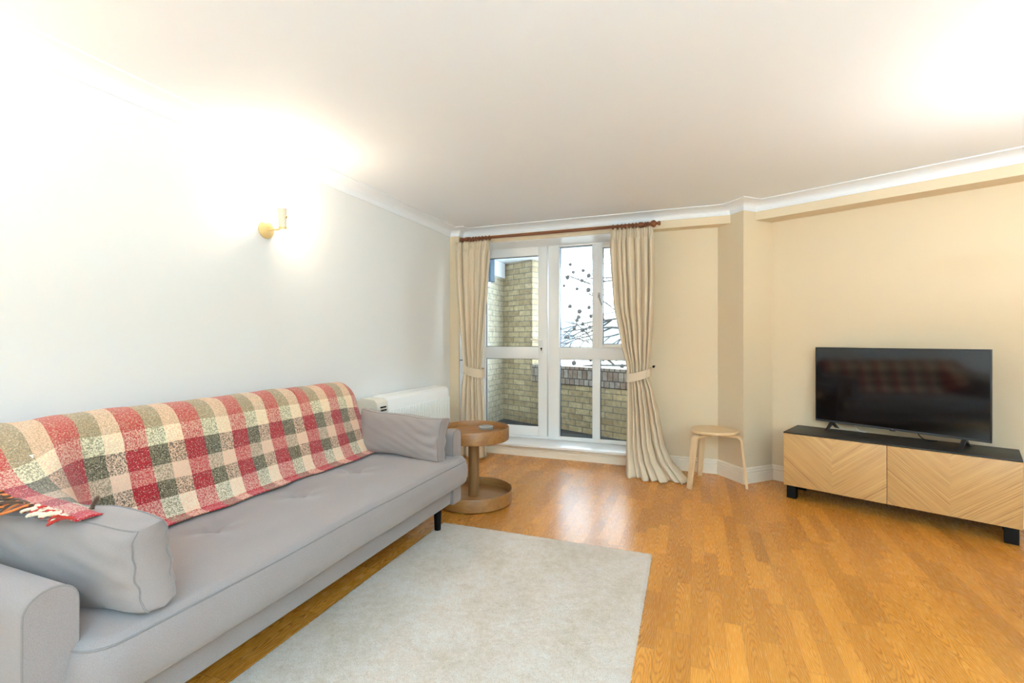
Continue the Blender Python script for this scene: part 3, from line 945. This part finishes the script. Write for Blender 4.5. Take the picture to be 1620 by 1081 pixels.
# ------------------------------------------------------------------ plaid throw
throw = empty('throw_blanket', (0, 0, 0))
def throw_grid():
    nu, nv = 230, 90
    rn = random.Random(11)
    nz = vnoise(12); nz2 = vnoise(14)
    base = smooth_pts([(0.075, 0.55), (0.082, 0.72), (0.098, 0.835), (0.135, 0.878), (0.19, 0.893), (0.262, 0.880), (0.312, 0.815), (0.345, 0.68), (0.385, 0.545), (0.412, 0.475), (0.440, 0.4645), (0.470, 0.4645)], 2)
    base, LB = resample(base, nv)
    # near end lifted over the cushion standing at the near arm
    lift = smooth_pts([(0.075, 0.60), (0.085, 0.74), (0.10, 0.84), (0.14, 0.885), (0.20, 0.895), (0.28, 0.872), (0.36, 0.795), (0.44, 0.735), (0.54, 0.712), (0.65, 0.706), (0.76, 0.702), (0.83, 0.696)], 2)
    lift, _ = resample(lift, nv)
    P, UV = [], []
    ya, yb = 0.735, 2.50
    for i in range(nu):
        y = ya + (yb - ya) * i / (nu - 1)
        w = min(1, max(0, (1.02 - y) / 0.245)); w = w * w * (3 - 2 * w)
        e = max(0, (y - 2.40) / 0.10)         # far end rounding down over the end of the backrest
        row, uvr = [], []
        for j in range(nv):
            bx, bz = base[j]; lx, lz = lift[j]
            v = LB * j / (nv - 1)
            x = bx * (1 - w) + lx * w; z = bz * (1 - w) + lz * w
            sag = 0.006 * nz(y * 2.2, v * 2) + 0.003 * nz2(y * 7, v * 6)
            hang = min(1, max(0, (v - .33) / .1)) * (1 - w)
            x += sag * .7 + 0.007 * hang * math.sin(y * 9.0 + 1)
            z += (sag * .6 + 0.004) if v < LB - .06 else max(0, sag) * .4
            yy = y + 0.012 * math.sin(v * 7 + 1.3) * (1 if y > 2 else .3)
            if e > 0:
                k = (1 - math.sqrt(max(0, 1 - e * e)))
                if z > .60: z -= 0.050 * k; x -= 0.03 * k if x > .2 else -0.03 * k
                else: x -= 0.015 * k
            if j == nv - 1: z += 0.003
            # hem lies wavily
            if v > LB - .05: x += 0.006 * math.sin(y * 23)
            row.append((x, yy, z)); uvr.append((y - 0.925 + 0.2135 * 10, v))
        P.append(row); UV.append(uvr)
    ob = grid_obj('woven_cloth', P, M_plaid, throw, uv=UV)
    md = ob.modifiers.new('thickness', 'SOLIDIFY'); md.thickness = 0.006; md.offset = 1.0
    return P
TP = throw_grid()
def strand(p, d, L, r, mat, droop, seed):
    rr = random.Random(seed)
    pts = [Vector(p)]; d = Vector(d).normalized()
    n = 9
    for k in range(n):
        d = (d + Vector((rr.uniform(-.38, .38), rr.uniform(-.3, .3), -droop + rr.uniform(-.2, .2)))).normalized()
        pts.append(pts[-1] + d * L / n)
    tube('tassel', pts, [r * (1.15 + .25 * math.sin(k * 2.6 + seed)) * (1.0 if k < n else .75) for k in range(n + 1)], mat, throw, 7)
# near end: tassels over the top of the near cushion
near = TP[0]
ymix = ['brown', 'orange', 'brown', 'brown', 'orange', 'brown', 'cream', 'brown', 'orange', 'brown', 'red']
for k in range(60):
    f = k / 59.0
    j = int(46 + f * (len(near) - 48))
    p = Vector(near[min(j, len(near) - 1)])
    if f > 0.66:
        mat = M_yarn['cream' if (k % 5) < 3 else 'red']
        strand(p + Vector((0, 0, .004)), (rt.uniform(-1.6, .3), -.5, .04), rt.uniform(.04, .06), .0038, mat, 0.05, k)
    else:
        mat = M_yarn[ymix[k % len(ymix)]]
        strand(p + Vector((0, 0, .004)), (rt.uniform(-1.5, -.2), -.75, .02), rt.uniform(.07, .11), .0030, mat, 0.08, k)
strand((0.77, 0.80, 0.70), (.1, .2, 1), .04, .005, M_yarn['brown'], 0.0, 77)
# far end tassels
far = TP[-1]
for k in range(15):
    j = int(20 + k * (len(far) - 22) / 14.0)
    p = Vector(far[min(j, len(far) - 1)])
    mat = M_yarn[('brown', 'red', 'brown', 'orange', 'red')[k % 5]]
    if k < 7: strand(p, (0.10, .5, -.5), rt.uniform(.03, .045), .0036, mat, 0.35, 200 + k)
    elif k < 13: strand(p, (.25, .35, -.4), rt.uniform(.03, .045), .0042, mat, 0.15, 200 + k)
    else: strand(p + Vector((.005, 0, .004)), (.5, .7, .1), rt.uniform(.04, .06), .0045, M_yarn['red'], 0.0, 200 + k)
bm = bmesh.new()
add_box(bm, -0.022, 0.022, -0.001, 0.001, -0.045, 0.0)
bm_obj('care_label', bm, Mat('white_satin_label', (0.9, 0.88, 0.8), 0.5).m, throw).matrix_local = Matrix.Translation((0.352, 0.835, 0.80)) @ Matrix.Rotation(R(62), 4, 'Z') @ Matrix.Rotation(R(-28), 4, 'X')
tag(throw, 'red, grey and cream checked wool throw with tassels over the sofa back', 'blanket')

# ------------------------------------------------------------------ bolster cushions
def cushion(name, w, h, t, mtx, label, seed, fold=0.0, crown=0.0):
    o = empty(name)
    o.matrix_world = mtx
    nz = vnoise(seed)
    nu, nv = 56, 30
    rows = {}
    bm = bmesh.new()
    def pt(u, v, s):
        eu, ev = abs(u) ** 8, abs(v) ** 6
        full = math.sqrt(max(0.0, (1 - abs(u) ** 3.2))) * math.sqrt(max(0.0, (1 - abs(v) ** 2.6)))
        th = t * 0.30 + t * 0.28 * full
        pin = 1 - 0.05 * (1 - abs(u) ** 2) * abs(v) ** 4 * 0 
        x = u * w / 2 * (1 - 0.05 * (1 - v * v) * (abs(u) ** 4)) 
        z = v * h / 2 * (1 + crown * (1 - u * u)) + 0.004 * math.sin(u * 5 + seed)
        wr = 0.0035 * nz(u * 2.2, v * 2.4)
        side = max(0.0, (u - .35) / .65)
        wr += fold * side * (math.sin(v * 13 + u * 3) * 0.5 + math.sin(v * 7.3 - u * 5 + 1.0) * .6) * (1 - abs(v) ** 4)
        corner = (abs(u) ** 10) * (abs(v) ** 10)
        return Vector((x, s * (th + wr) * (1 - .25 * corner), z))
    G = {}
    for s in (-1, 1):
        G[s] = [[bm.verts.new(pt(-1 + 2 * i / nu, -1 + 2 * j / nv, s)) for j in range(nv + 1)] for i in range(nu + 1)]
        for i in range(nu):
            for j in range(nv):
                bm.faces.new((G[s][i][j], G[s][i + 1][j], G[s][i + 1][j + 1], G[s][i][j + 1]))
    def rim(g):
        return [g[i][0] for i in range(nu + 1)] + [g[nu][j] for j in range(1, nv + 1)] + [g[i][nv] for i in range(nu - 1, -1, -1)] + [g[0][j] for j in range(nv - 1, 0, -1)]
    ra, rb = rim(G[-1]), rim(G[1])
    n = len(ra)
    mids = []
    for a, b in zip(ra, rb):
        c = (a.co + b.co) / 2
        out = Vector((c.x / (w / 2), 0, c.z / (h / 2)))
        mids.append(bm.verts.new(c + Vector((.010 * max(-1, min(1, out.x ** 3)), 0, .006 * max(-1, min(1, out.z ** 3))))))
    for k in range(n):
        m = (k + 1) % n
        bm.faces.new((ra[k], ra[m], mids[m], mids[k])); bm.faces.new((mids[k], mids[m], rb[m], rb[k]))
    loops = [[v.co.copy() for v in ra], [v.co.copy() for v in rb]]
    bm_obj('cover', bm, M_cushion, o, smooth=True, angle=70)
    for L in loops:
        tube('piping', L + [L[0]], 0.0026, M_piping, o, 6)
    tag(o, label, 'cushion', None)
    return o
cushion('bolster_cushion', 0.60, 0.215, 0.145,
        Matrix.Translation((0.688, 0.815, 0.558)) @ Matrix.Rotation(R(3), 4, 'Z') @ Matrix.Rotation(R(-2.5), 4, 'Y') @ Matrix.Rotation(R(6), 4, 'X'),
        'taupe grey bolster cushion leaning on the near sofa arm under tassels', 31, 0.0015, 0.13)
cushion('bolster_cushion', 0.60, 0.255, 0.15,
        Matrix.Translation((0.625, 2.498, 0.574)) @ Matrix.Rotation(R(-2), 4, 'Z') @ Matrix.Rotation(R(2.5), 4, 'Y') @ Matrix.Rotation(R(-7), 4, 'X'),
        'creased taupe grey bolster cushion leaning on the far sofa arm', 33, 0.011, -0.07)

# ------------------------------------------------------------------ rug
def rug():
    nx, ny = 230, 350
    w, l = 1.27, 1.96
    rr = random.Random(5)
    P = []
    for i in range(nx + 1):
        row = []
        for j in range(ny + 1):
            x = -w + w * i / nx; y = -l + l * j / ny
            ex = 0.003 * (rr.random() - .5) if i in (0, nx) or j in (0, ny) else 0
            z = 0.0115 + rr.random() * 0.0035 + 0.0008 * math.sin(x * 9) * math.sin(y * 7)
            d = min(-x, x + w, -y, y + l)
            if d < 0.008: z -= 0.004
            if i in (0, nx) or j in (0, ny): z = 0.001
            row.append((x + ex, y + ex, z))
        P.append(row)
    o = grid_obj('rug', P, M_rug)
    o.location = (2.106, 2.647, 0.0); o.rotation_euler = (0, 0, R(0.6))
    return tag(o, 'large ivory pile rug on the wood floor in front of the sofa', 'rug')
rug()

# ------------------------------------------------------------------ round two tier side table
tb = empty('side_table', (0.832, 3.09, 0))
def tray(name, r, z0, z1, zf, r_in):
    return lathe(name, [(0.0, z0), (r - .004, z0), (r, z0 + .004), (r, z1 - .003), (r - .0015, z1), (r_in + .0015, z1), (r_in, z1 - .003), (r_in, zf), (0.0, zf)], M_oak_side, tb, 72)
tray('base_tray', 0.278, 0.006, 0.094, 0.040, 0.271)
tray('top_tray', 0.255, 0.448, 0.536, 0.495, 0.248)
lathe('stem', [(0.0, 0.040), (0.039, 0.040), (0.039, 0.448), (0.0, 0.448)], M_oak_stem, tb, 32)
lathe('floor_glide', [(0.0, 0.0), (0.25, 0.0), (0.25, 0.006), (0.0, 0.006)], M_dark, tb, 40)
tag(tb, 'round oak side table with two rimmed trays beside the sofa end', 'side table')
M_coast = wood('grey_slate', (0.26, 0.25, 0.23), (0.36, 0.35, 0.33), 'X', 0.6)
for k in range(2):
    prof_ = [(0.0, 0.0), (0.052, 0.0), (0.056, 0.003), (0.056, 0.008), (0.053, 0.011), (0.0, 0.011)]
    c = lathe('coaster', prof_, M_coast, None, 40)
    c.location = (0.862 + .002 * k, 3.235 - .004 * k, 0.4955 + 0.0115 * k)
    tag(c, ('lower grey coaster resting on the side table top tray', 'upper grey coaster of the pair on the side table')[k], 'coaster', 'coasters on the side table')

# ------------------------------------------------------------------ curtain pole
pole = empty('curtain_pole', (0, 4.25, 2.165))
tube('pole', [(0.16, 0, 0), (1.10, 0, 0), (1.94, 0, 0)], 0.0135, M_pole, pole, 20)
def finial(x, s):
    m = Matrix.Translation((x, 0, 0)) @ Matrix.Rotation(R(90 * s), 4, 'Y')
    return lathe('finial', [(0.0, 0.0), (0.018, 0.0), (0.021, .006), (0.021, .014), (0.014, .018), (0.013, .030), (0.020, .034), (0.029, .046), (0.031, .056), (0.028, .068), (0.018, .078), (0.011, .082), (0.013, .090), (0.019, .097), (0.020, .104), (0.016, .113), (0.0, .117)], M_pole, pole, 24, m)
finial(1.935, 1)
lathe('end_cap', [(0.0, 0.0), (0.020, 0.0), (0.022, .006), (0.020, .014), (0.016, .02), (0.016, .045), (0.0, .045)], M_pole, pole, 24, Matrix.Translation((0.128, 0, 0)) @ Matrix.Rotation(R(90), 4, 'Y'))
for x in (0.205, 1.885):
    bm = bmesh.new()
    add_tube(bm, [(x, 0.10, 0), (x, 0.085, 0), (x, 0.03, 0)], [0.028, 0.018, 0.014], 16)
    add_tube(bm, [(x - .017, 0, 0), (x + .017, 0, 0)], 0.022, 18)
    bm_obj('bracket', bm, M_pole, pole, smooth=True)
tag(pole, 'dark red brown wooden curtain pole with turned finial above the window', 'curtain pole')

# ------------------------------------------------------------------ curtains
def curtain(L, Rr, zbot, nf, yfun, label, ringx, tie, seed, floor=None, amp=0.040, header_amp=0.026):
    t = empty('curtain', ((L[-1][1] + Rr[-1][1]) / 2, 4.23, 0))
    inv = Matrix.Translation(-t.location)
    nz = vnoise(seed)
    nu, nv = 260, 110
    ztop = 2.128
    P = []
    rr = random.Random(seed)
    ph = [rr.uniform(-.5, .5) for _ in range(nf * 2 + 4)]
    def fold(u, v):
        k = u * nf
        a = k * 2 * math.pi + 1.3 * math.sin(k * 1.15 + seed) + .6 * math.sin(k * 2.7 + 2.0 * v) + .5 * math.sin(v * 3 + k)
        d = 0.72 + 0.28 * math.sin(k * 1.9 + seed * 2)
        s = (1 - 2 * abs(math.sin(a / 2)) ** 0.6) * d + 0.10 * math.sin(2 * a + v * 2 + seed)
        return s, a
    for i in range(nu + 1):
        u = i / nu
        col = []
        for j in range(nv + 1):
            v = j / nv
            z = ztop + (zbot - ztop) * v
            xl, xr = interp(L, z), interp(Rr, z)
            w = xr - xl
            s, a = fold(u, v)
            head = max(0.0, min(1.0, (z - (ztop - .10)) / .03))
            tz = abs(z - tie); nar = math.exp(-(tz / .16) ** 2)
            A = amp * (1 - .30 * nar) * (1 - head) + header_amp * head
            x = xl + w * u - (w / nf) * 0.13 * math.sin(a * 1.0) * (1 - head * .6) * min(1, u * 12, (1 - u) * 12)
            s2 = max(-1.15, min(1.15, s))
            yy = A * s2 + .004 * nz(u * 3, z * 2)
            # pencil pleats
            yy += head * 0.008 * math.sin(u * nf * 3.5 * 2 * math.pi)
            x += .10 * w * nar * (.5 - u) * 0
            y = 4.225 + yy
            col.append([x, y, z])
        P.append(col)
    if floor:
        floor(P, nu, nv)
    for col in P:
        for p in col:
            if p[0] < 0.13: p[1] = min(p[1], 4.256)
            p[1] = min(p[1], 4.338)
    P = [[tuple(Vector(p) - t.location) for p in col] for col in P]
    ob = grid_obj('drape', P, M_curtain, t)
    md = ob.modifiers.new('thickness', 'SOLIDIFY'); md.thickness = 0.003
    # tieback band wrapped round the gathered cloth
    xl, xr = interp(L, tie) - .006, interp(Rr, tie) + .006
    return t, ob, xl, xr
def band(t, pts_c, zh, mat=None):
    """pts_c: closed loop of (x,y,z centre)"""
    P = []
    n = len(pts_c)
    for k in range(n):
        x, y, z, h = pts_c[k]
        P.append([tuple(Vector((x, y, z + h * f)) - t.location) for f in (-.5, -.47, 0, .47, .5)])
    ob = grid_obj('tieback', P, M_curtain, t, closed_u=True)
    md = ob.modifiers.new('thickness', 'SOLIDIFY'); md.thickness = 0.006; md.offset = 1
    return ob
def band_loop(xl, xr, zl, zr, yf, yb, hl, hr):
    out = []
    for k in range(48):
        a = 2 * math.pi * k / 48
        cx = (xl + xr) / 2; w = (xr - xl) / 2
        x = cx - w * math.cos(a)
        y = (yf + yb) / 2 - (yb - yf) / 2 * (math.copysign(abs(math.sin(a)) ** .6, math.sin(a)))
        f = (x - xl) / (xr - xl)
        z = zl + (zr - zl) * (f ** 1.6 if zr > zl else 1 - (1 - f) ** 1.6) - (0.008 if math.sin(a) > 0 else 0)
        out.append((x, y, z, hl + (hr - hl) * f))
    return out
# curtain rings: dark wood rings with a small eye, as parts of each curtain
def rings(t, xs):
    for x in xs:
        bm = bmesh.new()
        pts = [(x - t.location.x + .003 * math.sin(k), 4.25 - t.location.y + 0.022 * math.cos(2 * math.pi * k / 20), 2.160 + 0.022 * math.sin(2 * math.pi * k / 20)) for k in range(21)]
        add_tube(bm, pts, 0.0055, 8)
        add_tube(bm, [(x - t.location.x, 4.25 - t.location.y, 2.140), (x - t.location.x, 4.248 - t.location.y, 2.122)], 0.002, 5)
        bm_obj('curtain_ring', bm, M_pole, t, smooth=True)
Lr = sorted([(2.13, 1.628), (1.95, 1.622), (1.82, 1.627), (1.485, 1.650), (1.149, 1.715), (0.93, 1.765), (0.84, 1.775), (0.595, 1.768), (0.263, 1.763), (0.0, 1.765)])
Rr_ = sorted([(2.13, 1.988), (1.9, 1.995), (1.638, 1.998), (1.26, 1.983), (0.986, 1.962), (0.85, 1.948), (0.715, 1.99), (0.50, 2.035), (0.288, 2.075), (0.15, 2.13), (0.06, 2.20), (0.0, 2.23)])
def puddle(P, nu, nv):
    for i, col in enumerate(P):
        u = i / nu
        for p in col:
            z = p[2]
            if z < 0.55:
                q = (0.55 - z) / 0.55
                p[1] -= 0.10 * q * q * (0.6 + .6 * math.sin(u * 3.0)) * (1 if u < .93 else .4)
            if z < 0.16:
                q = (0.16 - z) / 0.16
                sc = 0.5 + .5 * math.sin(u * 22)
                p[1] -= (0.055 * q * q) * (.4 + sc)
                p[0] += 0.05 * q * q * u
            if z < 0.004: p[2] = 0.004
curt, ob, xl, xr = curtain(Lr, Rr_, 0.006, 7, None, '', None, 0.86, 4, puddle, amp=0.072)
band(curt, band_loop(1.770, 1.968, 0.838, 0.893, 4.165, 4.30, 0.075, 0.070), 0)
lathe('tieback_hook', [(0.0, 0.0), (0.004, 0.0), (0.004, 0.12), (0.011, 0.125), (0.011, 0.14), (0.0, 0.143)], M_dark, curt, 12,
      Matrix.Translation(Vector((1.985, 4.468, 0.925)) - curt.location) @ Matrix.Rotation(R(90), 4, 'X'))
rings(curt, [1.645, 1.685, 1.722, 1.752, 1.785, 1.815, 1.845, 1.925])
tag(curt, 'cream full length curtain gathered by a tieback right of the window', 'curtain')
Ll = sorted([(2.13, 0.085), (1.84, 0.103), (1.40, 0.134), (1.02, 0.170), (0.86, 0.188), (0.705, 0.165), (0.389, 0.145), (0.10, 0.130), (0.0, 0.128)])
Rl = sorted([(2.13, 0.462), (1.90, 0.448), (1.70, 0.432), (1.395, 0.408), (1.024, 0.380), (0.86, 0.368), (0.713, 0.384), (0.528, 0.398), (0.2, 0.42), (0.0, 0.43)])
curl, ob, xl, xr = curtain(Ll, Rl, 0.012, 5, None, '', None, 0.86, 9, None, amp=0.062)
band(curl, band_loop(0.184, 0.388, 0.888, 0.838, 4.165, 4.29, 0.085, 0.088), 0)
lathe('tieback_hook', [(0.0, 0.0), (0.004, 0.0), (0.004, 0.05), (0.010, 0.055), (0.010, 0.068), (0.0, 0.07)], M_dark, curl, 12,
      Matrix.Translation(Vector((0.101, 4.29, 0.955)) - curl.location) @ Matrix.Rotation(R(90), 4, 'Y'))
rings(curl, [0.15, 0.235, 0.27, 0.30, 0.335, 0.37, 0.41, 0.445])
tag(curl, 'cream full length curtain tied back left of the balcony door', 'curtain')

# ------------------------------------------------------------------ three legged stool
st = empty('stool', (2.462, 4.118, 0))
feet = [(-0.186, -0.189), (-0.104, 0.246), (0.250, -0.021)]
def stool_seat():
    bm = bmesh.new()
    n = 72
    angs = [math.atan2(y, x) for x, y in feet]
    def rad(a):
        return 0.176 + 0.010 * max(math.cos(3 * (a - angs[2])), -1)
    def ring(k, z): return [bm.verts.new((rad(2 * math.pi * i / n) * k * math.cos(2 * math.pi * i / n), rad(2 * math.pi * i / n) * k * math.sin(2 * math.pi * i / n), z)) for i in range(n)]
    rs_ = [ring(.97, .424), ring(1.0, .427), ring(1.0, .442), ring(.985, .445), ring(.5, .4447)]
    for a, b in zip(rs_, rs_[1:]):
        for i in range(n): bm.faces.new((a[i], a[(i + 1) % n], b[(i + 1) % n], b[i]))
    bm.faces.new(rs_[-1]); bm.faces.new(rs_[0][::-1])
    return bm_obj('seat', bm, M_birch_seat, st, smooth=True, angle=40)
stool_seat()
for fx, fy in feet:
    a = math.atan2(fy, fx); rf = math.hypot(fx, fy)
    prof2 = [(0.05, 0.413), (0.13, 0.413)]
    cx_, cz_, rb_ = 0.160, 0.413 - 0.055, 0.055
    for k in range(1, 11):
        t_ = R(90 - 84 * k / 10)
        prof2.append((cx_ + rb_ * math.cos(t_), cz_ + rb_ * math.sin(t_)))
    prof2.append((rf, 0.0))
    th = 0.020
    bm = bmesh.new()
    L_ = []
    for i, (r_, z_) in enumerate(prof2):
        p0 = prof2[max(0, i - 1)]; p1 = prof2[min(len(prof2) - 1, i + 1)]
        d = Vector((p1[0] - p0[0], p1[1] - p0[1])).normalized(); nn = Vector((d.y, -d.x))
        hw = 0.027 if z_ > .05 else 0.019
        ring = []
        for sx, so in ((-1, 0), (1, 0), (1, 1), (-1, 1)):
            rr_, zz_ = r_ + nn.x * th * so * -1 * -1 if False else r_ + nn.x * (th * so), z_ + nn.y * (th * so)
            if i == len(prof2) - 1: zz_ = 0.0
            ring.append(bm.verts.new((rr_ * math.cos(a) - sx * hw * math.sin(a), rr_ * math.sin(a) + sx * hw * math.cos(a), zz_)))
        L_.append(ring)
    for a0, b0 in zip(L_, L_[1:]):
        for k in range(4): bm.faces.new((a0[k], a0[(k + 1) % 4], b0[(k + 1) % 4], b0[k]))
    bm.faces.new(L_[0]); bm.faces.new(L_[-1][::-1])
    lg = bm_obj('leg', bm, M_birch, st, smooth=True, angle=35)
    md = lg.modifiers.new('edge', 'BEVEL'); md.width = 0.002; md.segments = 2
tag(st, 'round seated birch stool with three bent legs by the pillar', 'stool')

# ------------------------------------------------------------------ tv cabinet
cab = empty('tv_cabinet', (2.930, 3.962, 0), R(-23.6))
CWd, CD = 1.20, 0.385
bm = bmesh.new()
add_box(bm, 0.0, CWd, 0.018, CD, 0.10, 0.478, 0.001, 1)
bm_obj('carcass', bm, M_blackwood, cab)
box('top_panel', 0.0, CWd, 0.0, CD, 0.4785, 0.487, M_blackwood, cab, bevel=0.001)
for k in range(2):
    bm = bmesh.new()
    add_box(bm, -0.2985, 0.2985, -0.009, 0.008, -0.1885, 0.1885, 0.0015, 2)
    d = bm_obj('door', bm, M_chev, cab, smooth=True)
    d.location = (0.30 + 0.60 * k, 0.009, 0.2885)
for x in (0.014, CWd - 0.074):
    for y in (0.03, CD - 0.09):
        box('leg', x, x + 0.06, y, y + 0.06, 0.0, 0.0995, M_dark, cab, bevel=0.002)
tag(cab, 'low media cabinet with chevron oak doors and black top under the television', 'cabinet')

# ------------------------------------------------------------------ television
tv = empty('television', (3.191, 4.247, 0.0), R(-36.0))
TW, TZ0, TZ1 = 0.976, 0.541, 1.105
M_tvp = Mat('black_tv_plastic', (0.012, 0.012, 0.013), 0.35).m
M_scr = Mat('glossy_dark_screen', (0.0015, 0.0015, 0.002), 0.07, Specular_IOR_Level=0.8).m
bm = bmesh.new()
add_box(bm, 0.0, TW, 0.0, 0.018, TZ0, TZ1, 0.002, 2)
add_box(bm, 0.10, TW - .10, 0.018, 0.048, TZ0 + .02, TZ0 + .36, 0.008, 2)
hs = bm_obj('housing', bm, M_tvp, tv, smooth=True)
box('screen', 0.007, TW - .007, -0.0012, 0.0003, TZ0 + .016, TZ1 - .007, M_scr, tv)
box('lower_bezel', 0.003, TW - .003, -0.0022, 0.0003, TZ0 + .002, TZ0 + .014, Mat('satin_grey_bezel', (0.045, 0.045, 0.05), 0.3).m, tv)
box('sensor_bump', TW / 2 - .016, TW / 2 + .016, -0.003, 0.006, TZ0 - .005, TZ0 + .003, M_tvp, tv, bevel=0.001)
cu = bpy.data.curves.new('logo', 'FONT'); cu.body = 'LG'; cu.size = 0.010; cu.extrude = 0.0003; cu.align_x = 'CENTER'
tmp = bpy.data.objects.new('logo_tmp', cu); COL.objects.link(tmp)
dg = bpy.context.evaluated_depsgraph_get()
me = bpy.data.meshes.new_from_object(tmp.evaluated_get(dg))
bpy.data.objects.remove(tmp)
lg = link('logo', me, Mat('silver_print', (0.45, 0.36, 0.38), 0.4).m, tv)
lg.matrix_local = Matrix.Translation((TW / 2, -0.0024, TZ0 + .0045)) @ Matrix.Rotation(R(90), 4, 'X')
for x in (0.112, 0.853):
    bm = bmesh.new()
    for y_ in (-0.085, 0.105):
        sgn = 1 if y_ > 0 else -1
        P4 = [(0.008 - .010, TZ0 + .004), (0.008 + .012, TZ0 + .004)]
        a0 = [bm.verts.new((x + dx, 0.010 + dy, TZ0 + .002)) for dx, dy in ((-.011, -.014), (.011, -.014), (.011, .014), (-.011, .014))]
        a1 = [bm.verts.new((x + dx, y_ * .82 + dy, 0.4935)) for dx, dy in ((-.009, -.011), (.009, -.011), (.009, .011), (-.009, .011))]
        a2 = [bm.verts.new((x + dx, y_ + dy, 0.4875)) for dx, dy in ((-.009, -.010), (.009, -.010), (.009, .010), (-.009, .010))]
        for p, q in ((a0, a1), (a1, a2)):
            for k in range(4): bm.faces.new((p[k], p[(k + 1) % 4], q[(k + 1) % 4], q[k]))
        bm.faces.new(a0); bm.faces.new(a2[::-1])
    bm_obj('foot', bm, M_tvp, tv)
tag(tv, 'black flat screen television standing on the chevron cabinet', 'television')
def cable(pts, r, mat, label):
    o = tube('cable', smooth_pts(pts, 2), r, mat, None, 8)
    tag(o, label, 'cable')
c1, s1 = math.cos(R(-36.0)), math.sin(R(-36.0))
def tvp(x, y, z): return (3.191 + c1 * x - s1 * y, 4.247 + s1 * x + c1 * y, z)
cable([tvp(.60, .040, .575), tvp(.61, .055, .53), tvp(.635, .065, .50), tvp(.66, .075, .4925), tvp(.70, .10, .4925)], 0.003, M_dark, 'thin black cable hanging behind the television')
cable([tvp(.235, .040, .58), tvp(.245, .05, .53), tvp(.262, .05, .50), tvp(.285, .055, .4925), tvp(.31, .07, .4925)], 0.0028, M_upvc, 'thin white cable hanging behind the television near its left foot')

# give every pole, lamp and bulb nothing else: lights carry no label
for o in scene.objects:
    if o.type == 'LIGHT':
        o['kind'] = 'structure'
